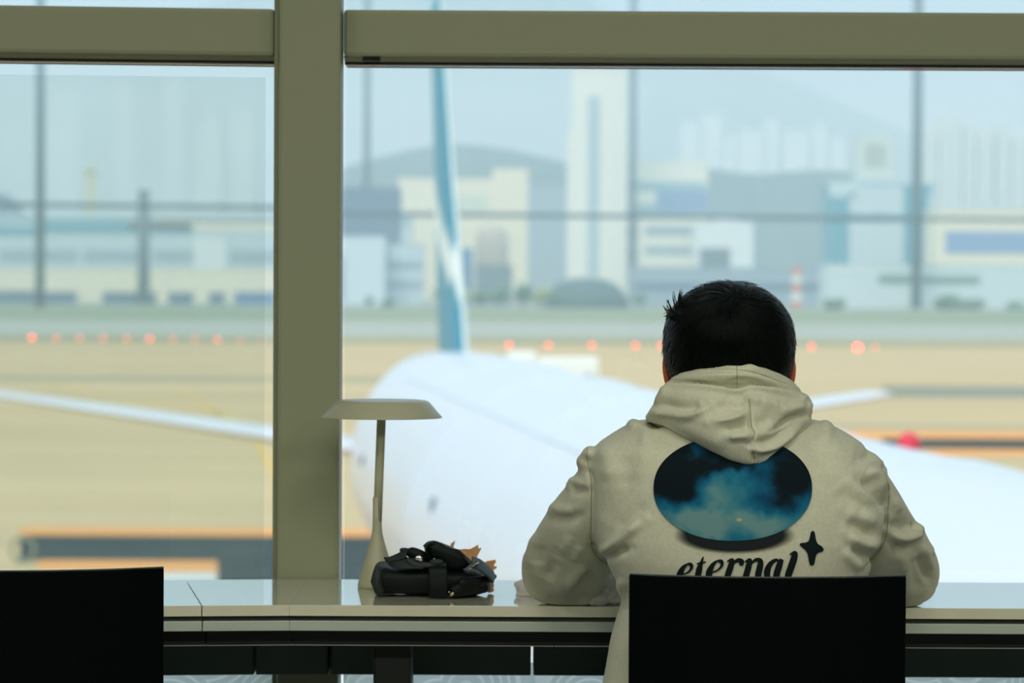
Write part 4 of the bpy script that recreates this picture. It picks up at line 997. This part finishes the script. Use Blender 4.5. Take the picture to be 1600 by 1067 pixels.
# ---- print on the back: sky ellipse, soft black ellipse, lettering, star
def patch(name, pts2d, faces, m, lift, attr=None, uv=None):
    V3 = []; last = None
    for p in pts2d:
        q = project(p[0], p[1], BV, lift); q = last if q is None else q; last = q; V3.append(q)
    o = link_mesh(name, V3, faces, m, hoodie, True)
    if attr is not None:
        ca = o.data.color_attributes.new('print', 'FLOAT_COLOR', 'POINT')
        for i, c in enumerate(attr): ca.data[i].color = (*c, 1) if len(c) == 3 else c
    return o
def disc(cx_, cy_, rx, ry, n, nr, nt_):
    P = []; F = []; Q = []
    for i in range(nr + 1):
        r = i / nr
        for j in range(nt_):
            t = 2 * PI * j / nt_; c, s_ = math.cos(t), math.sin(t)
            P.append((cx_ + rx * r * math.copysign(abs(c) ** (2 / n), c), cy_ + ry * r * math.copysign(abs(s_) ** (2 / n), s_))); Q.append(r)
    for i in range(nr):
        for j in range(nt_):
            k_ = (j + 1) % nt_; F.append([i * nt_ + j, (i + 1) * nt_ + j, (i + 1) * nt_ + k_, i * nt_ + k_])
    return P, F, Q
pm = bpy.data.materials.new('printed_sky'); pm.use_nodes = True; n_ = pm.node_tree.nodes; b_ = n_['Principled BSDF']; b_.inputs['Roughness'].default_value = .85; b_.inputs['Specular IOR Level'].default_value = .2
at = n_.new('ShaderNodeAttribute'); at.attribute_name = 'print'; pm.node_tree.links.new(at.outputs['Color'], b_.inputs['Base Color'])
def vnoise(P, seed, scale, octv=5):
    r_ = np.random.default_rng(seed); P = np.asarray(P) / scale; out = np.zeros(len(P)); amp = 1
    for _ in range(octv):
        G = r_.uniform(-1, 1, (64, 64)); i = np.floor(P).astype(int); f_ = P - i; f_ = f_ * f_ * (3 - 2 * f_)
        g_ = lambda a, b: G[(i[:, 0] + a) % 64, (i[:, 1] + b) % 64]
        out += amp * ((g_(0, 0) * (1 - f_[:, 0]) + g_(1, 0) * f_[:, 0]) * (1 - f_[:, 1]) + (g_(0, 1) * (1 - f_[:, 0]) + g_(1, 1) * f_[:, 0]) * f_[:, 1]); P = P * 2.03 + 11.3; amp *= .52
    return out
P, F, Q = disc(1145, 763, 124, 82, 2.12, 70, 220)
Pn = np.array(P); wx = Pn + np.stack([vnoise(Pn, 1, 40), vnoise(Pn, 2, 40)], 1) * 9
D_, s4 = (1000, 670), 4.447
def blob(x, y, rx, ry, rot=0):
    q = wx - np.array([D_[0] + x / s4, D_[1] + y / s4]); c, s_ = math.cos(rot), math.sin(rot); qx = q[:, 0] * c + q[:, 1] * s_; qy = -q[:, 0] * s_ + q[:, 1] * c
    return np.exp(-.5 * ((qx * s4 / rx) ** 2 + (qy * s4 / ry) ** 2))
base = np.clip((wx[:, 1] - 735) / 90, 0, 1) * .55 + .10
val = base + .55 * blob(560, 420, 150, 90) + .30 * blob(620, 310, 90, 40) + .28 * blob(330, 150, 90, 35, -.5) + .45 * blob(300, 620, 140, 60, .3) + .40 * blob(640, 640, 260, 80) + .30 * blob(880, 640, 150, 80) + .22 * blob(950, 240, 200, 50) + .25 * blob(1130, 480, 60, 120) + .25 * blob(440, 200, 60, 30)
val -= .75 * blob(310, 420, 75, 75) + .5 * blob(200, 250, 110, 150) + .65 * blob(1080, 340, 80, 110) + .35 * blob(900, 520, 120, 45) + .5 * blob(560, 230, 220, 45) + .3 * blob(160, 460, 70, 80)
val += .05 + .16 * vnoise(Pn, 5, 26); val = np.clip(val, 0, 1.15)
stops = [(0, (.001, .008, .014)), (.16, (.001, .022, .042)), (.38, (.002, .085, .19)), (.66, (.012, .17, .29)), (.95, (.07, .25, .32)), (1.15, (.15, .31, .33))]
cols = np.stack([np.interp(val, [s_[0] for s_ in stops], [s_[1][k_] for s_ in stops]) for k_ in range(3)], 1)
fl = np.exp(-(((Pn[:, 0] - (1000 + 690 / s4)) / 4.0) ** 2 + ((Pn[:, 1] - (670 + 632 / s4)) / 2.4) ** 2) ** 2); cols = cols * (1 - fl[:, None]) + fl[:, None] * np.array([.5, .5, .34])
patch('sky_print', P, F, pm, .0024, cols)['label'] = 'printed blue cloudy sky ellipse'
sm = bpy.data.materials.new('soft_black_print'); sm.use_nodes = True; n_ = sm.node_tree.nodes; l_ = sm.node_tree.links; b_ = n_['Principled BSDF']; b_.inputs['Base Color'].default_value = (.004, .010, .012, 1); b_.inputs['Roughness'].default_value = .9
at = n_.new('ShaderNodeAttribute'); at.attribute_name = 'print'; l_.new(at.outputs['Fac'], b_.inputs['Alpha'])
P, F, Q = disc(1148, 836, 97, 30, 2, 40, 160)
al = [(max(0, min(1, (1 - q) / .24)) ** 1.2,) * 3 for q in Q]
patch('ink_shade_print', P, F, sm, .0014, al)['label'] = 'soft black printed oval under the sky ellipse'

def outline_patch(name, poly, m, lift=.0018):
    """fills a closed outline given in photo pixels, dense enough to follow the cloth"""
    poly = [np.array(p, float) for p in poly]
    bm = bmesh.new(); vs = [bm.verts.new((p[0], p[1], 0)) for p in poly]
    bm.faces.new(vs); bmesh.ops.triangulate(bm, faces=bm.faces[:])
    for _ in range(2):
        ed = [e_ for e_ in bm.edges if e_.calc_length() > 2.5]
        if not ed: break
        bmesh.ops.subdivide_edges(bm, edges=ed, cuts=1); bmesh.ops.triangulate(bm, faces=bm.faces[:])
    bm.verts.index_update(); P2 = [v.co[:2] for v in bm.verts]; F2 = [[v.index for v in f_.verts] for f_ in bm.faces]; bm.free()
    return patch(name, P2, F2, m, lift)
def pen(pts, wid, k=7):
    """outline of a pen stroke whose width varies along it"""
    P = np.array(smooth_path([np.array(p, float) for p in pts], k)); w_ = np.interp(np.linspace(0, 1, len(P)), np.linspace(0, 1, len(wid)), wid); L_ = []; R_ = []
    for i in range(len(P)):
        t = P[min(i + 1, len(P) - 1)] - P[max(i - 1, 0)]; t = t / (np.linalg.norm(t) + 1e-9); nrm = np.array([-t[1], t[0]]); L_.append(P[i] + nrm * w_[i] / 2); R_.append(P[i] - nrm * w_[i] / 2)
    return L_, R_
def glyph(strks):
    V_ = []; F_ = []
    for pts, wid in strks:
        L_, R_ = pen([(D_[0] + p[0] / s4, D_[1] + p[1] / s4) for p in pts], [q / s4 * 1.3 + .25 for q in wid]); b0 = len(V_); n = len(L_); V_ += L_ + [(a + b) / 2 for a, b in zip(L_, R_)] + R_
        for i in range(n - 1): F_ += [[b0 + i, b0 + i + 1, b0 + n + i + 1, b0 + n + i], [b0 + n + i, b0 + n + i + 1, b0 + 2 * n + i + 1, b0 + 2 * n + i]]
    patch('printed_letter', V_, F_, M['ink'], .0018)
# "eternal" in the coordinates of a 4.447x enlargement of the photograph
def e_(x, y, s_=1.0):
    q = lambda a, b: (x + a * s_, y + b * s_)
    return [([q(22, 62), q(60, 52), q(88, 22), q(84, 0), q(62, -4), q(34, 20), q(14, 62), q(14, 100), q(34, 122), q(62, 118), q(90, 92)], [6, 7, 14, 22, 8, 22, 34, 32, 20, 9, 5])]
glyph(e_(262, 944, 1.08))
glyph([([(440, 888), (428, 925), (412, 975), (402, 1030), (412, 1064), (440, 1052)], [5, 14, 32, 32, 20, 5]), ([(395, 938), (425, 928), (458, 925)], [6, 8, 6])])
glyph(e_(465, 922, 1.18))
glyph([([(605, 920), (640, 912), (632, 950), (612, 1010), (598, 1062)], [5, 22, 32, 32, 32]), ([(622, 990), (650, 935), (680, 912), (706, 922), (702, 948)], [6, 10, 20, 26, 20])])
glyph([([(728, 922), (762, 912), (756, 950), (740, 1010), (724, 1062)], [5, 22, 32, 32, 32]), ([(744, 990), (775, 935), (805, 910), (834, 914), (836, 945), (822, 1010), (818, 1050), (845, 1055)], [6, 9, 16, 24, 32, 34, 24, 6])])
glyph([([(972, 925), (945, 910), (905, 940), (884, 990), (890, 1045), (915, 1055), (945, 1010)], [10, 14, 26, 34, 28, 10, 6]), ([(985, 905), (968, 950), (950, 1010), (950, 1050), (978, 1052)], [22, 34, 34, 26, 6])])
glyph([([(1040, 872), (1076, 862), (1070, 900), (1050, 960), (1030, 1020), (1032, 1056), (1056, 1050)], [5, 24, 36, 36, 36, 24, 6])])
stp = [(1184, 735), (1190, 715), (1201, 709), (1212, 716), (1218, 740), (1224, 775), (1238, 800), (1262, 815), (1276, 835), (1270, 850), (1245, 858), (1226, 875), (1218, 905), (1212, 935), (1203, 947), (1188, 947), (1178, 935), (1172, 905), (1166, 870), (1150, 842), (1125, 820), (1110, 805), (1118, 793), (1145, 790), (1168, 783), (1178, 762)]
stp = [np.array([D_[0] + a / s4, D_[1] + b / s4]) for a, b in stp]
stl = smooth_path(stp + [stp[0]], 4)[:-1]
outline_patch('printed_star', stl, M['ink'])

# ---- hair: cap and many tapering strands
HX = W(1139, 527, 4.272)
def hs(d, lift=0.0):
    d = np.asarray(d, float); r = np.where(d[..., 2:3] > 0, np.array([.0845, .103, .0735]), np.array([.0845, .103, .106]) * (1 + np.array([.05, 0, 0]) * np.clip(-4 * d[..., 2:3] * (1 + d[..., 2:3]), 0, 1)))
    return HX + d * (r + lift)
cap = MB(); vv = []; nu, nvv = 64, 40; ff = []
for k in range(nvv + 1):
    th = PI / 2 - k / nvv * PI * .86
    for j in range(nu):
        a = 2 * PI * j / nu; vv.append(hs(np.array([math.cos(th) * math.cos(a), math.cos(th) * math.sin(a), math.sin(th)])))
def keep(d):
    if d[1] > .42: return d[2] > .30
    if abs(d[0]) > .80 and d[1] > -.45: return d[2] > -.30
    return d[2] > -.86
for k in range(nvv):
    for j in range(nu):
        j2 = (j + 1) % nu; q = [k * nu + j, (k + 1) * nu + j, (k + 1) * nu + j2, k * nu + j2]
        dm = (np.mean([vv[i] for i in q], 0) - HX) / np.array([.0845, .103, .0735]); dm = dm / np.linalg.norm(dm) if True else dm
        if keep(dm): ff.append(q)
N = 15000
d = rng.normal(0, 1, (N * 3, 3)); d /= np.linalg.norm(d, axis=1, keepdims=True)
d = d[[keep(q) and q[1] < .75 for q in d]][:N]; N = len(d)
wp = (W(1148, 466, 4.20) - HX); wp = wp / np.array([.0845, .103, .0735]); wp /= np.linalg.norm(wp)
t = d - wp; t -= d * np.sum(t * d, 1, keepdims=True); tl_n = np.linalg.norm(t, axis=1, keepdims=True); t = t / np.maximum(tl_n, 1e-6)
sw = np.cross(d, t); t = t + sw * (np.clip(.9 - tl_n * 1.1, 0, 1) * .9 + rng.normal(0, .13, (N, 1))); t /= np.linalg.norm(t, axis=1, keepdims=True)
low = np.clip((-d[:, 2] - .05) / .6, 0, 1)
L_ = (.34 + .16 * rng.random(N)) * (1 - .62 * low); lift0 = .0006 + .0026 * rng.random(N); tipl = (.0012 + .0042 * rng.random(N) ** 2) * (1 + .4 * low)
K = 5; rows = []
cl = vnoise(np.stack([d[:, 0] * 30, d[:, 2] * 30 + d[:, 1] * 20], 1), 9, 5, 2)
lift0 = np.clip(lift0 + .0009 * cl, .0003, .006)
for k in range(K):
    s_ = k / (K - 1); dk = d + t * (s_ * L_)[:, None]; dk /= np.linalg.norm(dk, axis=1, keepdims=True)
    lf = lift0 * math.sin(PI * min(1, .15 + s_ * .6)) + tipl * s_ ** 2; rows.append(hs(dk, lf[:, None]))
rad = np.array([.0005, .0006, .0005, .00035, .00008])
hv3 = []; hf3 = []
side = np.cross(d, t); up3 = d
for k in range(K):
    for a in (0, 2.094, 4.189): hv3.append(rows[k] + rad[k] * (math.cos(a + .524) * side * 1.1 + .6 * math.sin(a + .524) * up3))
HV = np.stack(hv3, 1).reshape(-1, 3)      # strand-major
base_i = np.arange(N) * K * 3
for k in range(K - 1):
    for j in range(3):
        j2 = (j + 1) % 3; hf3.append(np.stack([base_i + k * 3 + j, base_i + k * 3 + j2, base_i + (k + 1) * 3 + j2, base_i + (k + 1) * 3 + j], 1))
HF = np.concatenate(hf3).tolist()
hm = MB(); hm.v = [tuple(p) for p in vv]; hm.f = list(ff)
b0 = len(hm.v); hm.v += [tuple(p) for p in HV]; hm.f += [[i + b0 for i in q] for q in HF]
# spiky tuft at the left
def spike(a, b, c, r=.0011): hm.tube([np.array(p) for p in smooth_path([a, b, c], 4)], np.linspace(r, .0002, 9), 5, round_ends=False)
E_0, s6 = (1020, 430), 6.275
rr5 = random.Random(5)
for k in range(46):
    u = rr5.random(); bx2 = 150 + 130 * u + rr5.uniform(-20, 20); by2 = 400 - 150 * u + rr5.uniform(-10, 25)
    tgt = rr5.choice([(205, 150), (212, 170), (280, 140), (295, 150), (270, 180), (110, 290), (125, 285), (145, 250), (108, 385), (120, 400), (135, 430), (110, 300), (155, 235), (205, 165)])
    tx2, ty2 = tgt[0] + rr5.uniform(-14, 14), tgt[1] + rr5.uniform(-12, 25)
    if tx2 < 170: bx2, by2 = 165 + rr5.uniform(-15, 30), 370 + rr5.uniform(-45, 40)
    elif tx2 < 240: bx2, by2 = 225 + rr5.uniform(-20, 20), 320 + rr5.uniform(-20, 20)
    else: bx2, by2 = 250 + rr5.uniform(-15, 25), 290 + rr5.uniform(-20, 20)
    y_ = 4.245 + rr5.uniform(-.015, .02); q = lambda a, b: W(E_0[0] + a / s6, E_0[1] + b / s6, y_)
    spike(q(bx2 + 20, by2 + 25), q((bx2 + tx2) / 2 + rr5.uniform(-6, 6), (by2 + ty2) / 2 + rr5.uniform(-6, 6)), q(tx2, ty2))
# stray hairs along the silhouette
for k in range(60):
    a = rr5.uniform(.05, PI - .05); dd = np.array([math.cos(a), rr5.uniform(-.25, .2), math.sin(a)]); dd /= np.linalg.norm(dd); tt_ = np.array([math.sin(a) * (1 if math.cos(a) > 0 else -1), 0, -abs(math.cos(a))])
    p0 = hs(dd, .002); p2 = hs(dd, .0025 + rr5.random() * .0035) + tt_ * .022; spike(p0, (p0 + p2) / 2 + dd * .0015, p2, .00045)
hf_all = [0] * len(ff) + [1] * (len(hm.f) - len(ff))
link_mesh('hair', hm.v, hm.f, None, person, True, mats=[mat('matte_scalp_hair', (.004, .007, .007), .8, spec=.1), M['hair']], fmat=hf_all)
# ================================================================ THINGS ON THE COUNTER
F_, s8 = (560, 830), 6.667
def q8(x, y, Y): return W(F_[0] + x / s8, F_[1] + y / s8, Y)
M['pouch'] = mat('black_leather', (.0015, .0055, .006), .55, spec=.25, bump=(300, .25, .0006))
M['pouchside'] = mat('dark_grey_nylon', (.010, .020, .021), .6, bump=(500, .3, .0005))
M['chrome'] = mat('polished_clasp', (.8, .82, .82), .12, metal=1.0)
M['gold'] = mat('brass_zip_pull', (.62, .52, .30), .3, metal=.8)
M['leafm'] = mat('dried_orange_leaf', S(246, 200, 150), .7, noise=(60, S(232, 176, 122), 4))
n_ = M['leafm'].node_tree.nodes; l_ = M['leafm'].node_tree.links; tn_ = n_.new('ShaderNodeBsdfTranslucent'); tn_.inputs[0].default_value = (1.0, .74, .46, 1); mn_ = n_.new('ShaderNodeMixShader'); mn_.inputs[0].default_value = .6
l_.new(n_['Principled BSDF'].outputs[0], mn_.inputs[1]); l_.new(tn_.outputs[0], mn_.inputs[2]); l_.new(mn_.outputs[0], n_['Material Output'].inputs[0])
c0 = q8(740, 670, 4.55)
pouch = empty('black_pouch', (c0[0], 4.56, DT)); tag(pouch, 'small black leather pouch with curled straps lying on the counter beside the lamp', 'pouch')
mb = MB(); secs = []
for px_, top, dep in ((150, 480, .02), (165, 400, .045), (210, 372, .055), (300, 372, .054), (500, 375, .056), (760, 372, .056), (950, 390, .056), (1100, 405, .054), (1220, 420, .050), (1320, 470, .045), (1372, 540, .025)):
    zt = q8(px_, top, 4.50)[2]; x = q8(px_, 600, 4.53)[0]; zb = DT + .001; 
    if px_ < 160: zb = DT + .008
    if px_ > 1300: zb = DT + .006
    cyy = 4.565; cz = (zt + zb) / 2; hz2 = (zt - zb) / 2; r = []
    for t in np.linspace(0, 2 * PI, 40, endpoint=False):
        c, s_ = math.cos(t), math.sin(t); r.append(np.array([x, cyy + dep * math.copysign(abs(c) ** .75, c), cz + hz2 * math.copysign(abs(s_) ** .7, s_)]))
    secs.append(r)
mb.loft(secs); pv, pf = remesh(mb, .0022, 4)
k_ = rng.normal(0, 1, (8, 3)) * 90; pv = pv + normals(pv, pf) * (np.sin(pv @ k_.T + rng.uniform(0, 6, 8)).mean(1) * .0022)[:, None]; pv[:, 2] = np.maximum(pv[:, 2], DT + .0006)
link_mesh('pouch_body', pv, pf, M['pouch'], pouch, True)
# band round the middle, side gusset, lower rolls on the right
def ribbon(pts, wdir, w_, th, name, m, par, w2=None):
    """flat strap along a path; wdir = direction of its width"""
    P = [np.asarray(p) for p in smooth_path(pts, 6)]; n = len(P); wv_ = np.asarray(wdir, float); wv_ /= np.linalg.norm(wv_); rings = []
    ws = np.interp(np.linspace(0, 1, n), np.linspace(0, 1, len(w_)), w_) if hasattr(w_, '__len__') else [w_] * n
    for i, p in enumerate(P):
        t = P[min(i + 1, n - 1)] - P[max(i - 1, 0)]; t /= np.linalg.norm(t) + 1e-9; nn = np.cross(t, wv_); nn /= np.linalg.norm(nn) + 1e-9; r = []
        for a in np.linspace(0, 2 * PI, 16, endpoint=False):
            c, s_ = math.cos(a), math.sin(a); r.append(p + wv_ * ws[i] / 2 * math.copysign(abs(c) ** .5, c) + nn * th / 2 * math.copysign(abs(s_) ** .7, s_))
        rings.append(r)
    return MB().loft(rings).build(name, m, par, True)
ribbon([q8(830, 690, 4.494), q8(832, 600, 4.490), q8(830, 480, 4.491), q8(828, 385, 4.496), q8(825, 355, 4.52), q8(822, 352, 4.56)], (1, 0, 0), .027, .003, 'band', M['pouch'], pouch)
mb = MB(); mb.tube([q8(200, 430, 4.505), q8(185, 520, 4.502), q8(215, 620, 4.505)], [.0070, .0082, .0070], 16); mb.build('side_gusset', M['pouchside'], pouch, True)
mb = MB(); mb.tube([q8(1010, 615, 4.50), q8(1180, 600, 4.51), q8(1310, 590, 4.53), q8(1345, 580, 4.56)], [.010, .0085, .0075, .005], 14); mb.tube([q8(1080, 540, 4.50), q8(1250, 520, 4.51), q8(1380, 490, 4.53), q8(1415, 470, 4.56)], [.008, .0075, .006, .004], 14)
v_, f_ = remesh(mb, .0016, 3); v_[:, 2] = np.maximum(v_[:, 2], DT + .0006); link_mesh('folded_strap_end', v_, f_, M['pouch'], pouch, True)
# flap from upper centre to the right end
ribbon([q8(1180, 320, 4.52), q8(1260, 350, 4.515), q8(1350, 420, 4.52), q8(1405, 480, 4.53)], (0, 1, .25), .05, .004, 'side_flap', M['pouchside'], pouch)
# big curled strap: solid crescent with depth
def slabshape(poly, Y0, Y1, name, m, par, n=4, bulge=.004):
    """rounded cushion-like piece from an outline given in photo pixels with a real thickness"""
    P = [np.array(p, float) for p in poly]; P = smooth_path(P + [P[0]], n)[:-1]; c = np.mean(P, 0); rings = []
    for Yk, sc in ((Y0, .80), (Y0 + .15 * (Y1 - Y0), .95), (Y0 + .35 * (Y1 - Y0), 1.0), (Y0 + .65 * (Y1 - Y0), 1.0), (Y0 + .85 * (Y1 - Y0), .95), (Y1, .80)):
        rings.append([q8(*(c + (p - c) * sc), Yk) for p in P])
    return MB().loft(rings).build(name, m, par, True)
ribbon([q8(790, 330, 4.53), q8(720, 225, 4.52), q8(712, 155, 4.52), q8(770, 118, 4.525), q8(870, 145, 4.53), q8(1000, 200, 4.53), q8(1100, 270, 4.525), q8(1165, 340, 4.52)], (.0, 1, .0), .034, .005, 'curled_strap', M['pouch'], pouch)
slabshape([(672, 150), (720, 108), (790, 96), (860, 118), (950, 165), (1050, 190), (1100, 235), (1180, 315), (1150, 350), (1100, 390), (950, 395), (830, 300), (760, 270), (705, 200)], 4.510, 4.545, 'curled_flap', M['pouch'], pouch)
slabshape([(490, 205), (530, 172), (585, 168), (680, 205), (740, 260), (760, 320), (700, 330), (640, 310), (560, 290), (500, 250)], 4.515, 4.55, 'curled_flap', M['pouch'], pouch)
slabshape([(428, 190), (450, 172), (510, 174), (520, 200), (470, 235), (435, 215)], 4.53, 4.555, 'strap_tip', M['pouchside'], pouch)
ribbon([q8(290, 300, 4.545), q8(350, 325, 4.525), q8(450, 330, 4.515), q8(560, 335, 4.51), q8(680, 355, 4.505)], (.15, .5, .8), [.006, .014, .020, .018, .012], .0035, 'wing_flap', M['pouchside'], pouch)
ribbon([q8(270, 280, 4.53), q8(330, 290, 4.525), q8(430, 260, 4.52), q8(500, 240, 4.515)], (.2, .4, .8), [.003, .009, .014, .012], .003, 'wing_flap', M['pouchside'], pouch)
ribbon([q8(500, 290, 4.510), q8(600, 345, 4.506), q8(740, 350, 4.504), q8(920, 360, 4.506)], (0, .4, .9), .008, .004, 'rim_strap', M['pouchside'], pouch)
mb = MB(); mb.ell(q8(630, 280, 4.508), (.0062, .0030, .0042)); mb.ell(q8(650, 300, 4.507), (.0035, .0025, .0025)); mb.build('clasp', M['chrome'], pouch, True)
mb = MB(); mb.ell(q8(815, 325, 4.505), (.011, .004, .0055)); mb.build('clasp', M['pouchside'], pouch, True)
ribbon([q8(1150, 395, 4.502), q8(1190, 370, 4.500), q8(1250, 335, 4.502)], (.3, -.3, .6), .0055, .0015, 'buckle', M['chrome'], pouch)
mb = MB(); mb.ell(q8(975, 655, 4.488), (.0038, .0018, .0024), R=np.array(Matrix.Rotation(-.7, 3, 'Y'))); mb.ell(q8(945, 632, 4.489), (.0014, .0012, .0014)); mb.build('zip_pull', M['gold'], pouch, True)

# dried leaves behind the pouch
def leaf(poly, Y, lean, label, curl=.006):
    P = [np.array(p, float) for p in poly]; c = np.mean(P, 0); zmin = None; base = None
    mid = []; V_ = []; F2 = []
    n = len(P); rings = []
    for side in (-.0006, .0006):
        for sc in (1.0, .6, .2):
            for p in P:
                q = c + (p - c) * sc; w_ = q8(q[0], q[1], Y); w_ = w_ + np.array([0, side * 1.0 + curl * math.sin((q[0] - c[0]) / 60.0) - (q[1] - c[1]) * lean * .00012, 0]); V_.append(w_)
    for s_ in (0, 1):
        b = s_ * 3 * n
        for k in range(2):
            for j in range(n):
                j2 = (j + 1) % n; f_ = [b + k * n + j, b + k * n + j2, b + (k + 1) * n + j2, b + (k + 1) * n + j]; F2.append(f_ if s_ == 0 else f_[::-1])
        F2.append([b + 2 * n + j for j in range(n)] if s_ == 0 else [b + 2 * n + j for j in range(n)][::-1])
    for j in range(n):
        j2 = (j + 1) % n; F2.append([j, 3 * n + j, 3 * n + j2, j2])
    o = link_mesh('dried_leaf', V_, F2, M['leafm']); tag(o, label, 'leaf', 'dried leaves behind the pouch'); return o
leaf([(955, 155), (965, 125), (1010, 98), (1000, 135), (985, 170), (1000, 330), (985, 330), (970, 170)], 4.63, 0, 'small upright brown leaf tip behind the curled black strap')
leaf([(1020, 190), (1110, 180), (1160, 185), (1250, 142), (1248, 180), (1284, 176), (1240, 260), (1205, 320), (1180, 620), (1130, 620), (1110, 300)], 4.625, 0, 'largest pointed orange-brown dried leaf rising behind the black pouch')
leaf([(1280, 340), (1330, 310), (1425, 298), (1435, 320), (1400, 360), (1440, 368), (1438, 390), (1405, 410), (1380, 600), (1340, 600), (1330, 420)], 4.60, 0, 'orange leaf with a forked tip at the right end of the pouch')
leaf([(1360, 560), (1400, 520), (1415, 560), (1405, 600), (1420, 612), (1395, 634), (1350, 640)], 4.585, 0, 'pale low leaf scrap touching the counter right of the pouch')

# thin crumpled plastic bag under the left forearm
pb = bpy.data.materials.new('thin_white_plastic'); pb.use_nodes = True; n_ = pb.node_tree.nodes; l_ = pb.node_tree.links; b_ = n_['Principled BSDF']; b_.inputs['Base Color'].default_value = (.95, .92, .90, 1); b_.inputs['Roughness'].default_value = .25
tr_n = n_.new('ShaderNodeBsdfTranslucent'); tr_n.inputs[0].default_value = (.9, .84, .82, 1); mxs = n_.new('ShaderNodeMixShader'); mxs.inputs[0].default_value = .5
l_.new(b_.outputs[0], mxs.inputs[1]); l_.new(tr_n.outputs[0], mxs.inputs[2]); l_.new(mxs.outputs[0], n_['Material Output'].inputs[0])
mb = MB()
for px_, py_, Y, r in ((948, 919, 4.415, (.022, .016, .019)), (934, 934, 4.408, (.018, .014, .011)), (966, 930, 4.42, (.022, .016, .012)), (945, 925, 4.47, (.03, .05, .014)), (880, 930, 4.56, (.070, .03, .010)), (830, 917, 4.575, (.024, .02, .012)), (814, 914, 4.585, (.010, .012, .007))):
    mb.ell(W(px_, py_, Y), r)
v_, f_ = remesh(mb, .0022, 2)
k_ = rng.normal(0, 1, (14, 3)) * 130; ww = np.abs(np.sin(v_ @ k_.T + rng.uniform(0, 6, 14))).mean(1) - .6
v_ = v_ + normals(v_, f_) * (ww * .012)[:, None]; v_[:, 2] = np.maximum(v_[:, 2], np.where(v_[:, 1] > 4.40, DT + .0008, -9))
o = link_mesh('plastic_bag', v_, f_, pb, None, True); tag(o, 'crumpled thin white plastic bag on the counter under the left forearm of the person', 'bag')
# housings of the added, unseen ceiling lamps
for l in lamps:
    x, y = l.location.x, l.location.y
    r = empty('added_ceiling_lamp', (x, y, 3.15)); tag(r, 'added ceiling lamp panel, out of view, lighting the back of the person', 'lamp', 'added ceiling lamps')
    MB().box((x - .64, y - .29, 3.145), (x + .64, y + .29, 3.2), bev=.004).build('housing', M['lampin'], r)
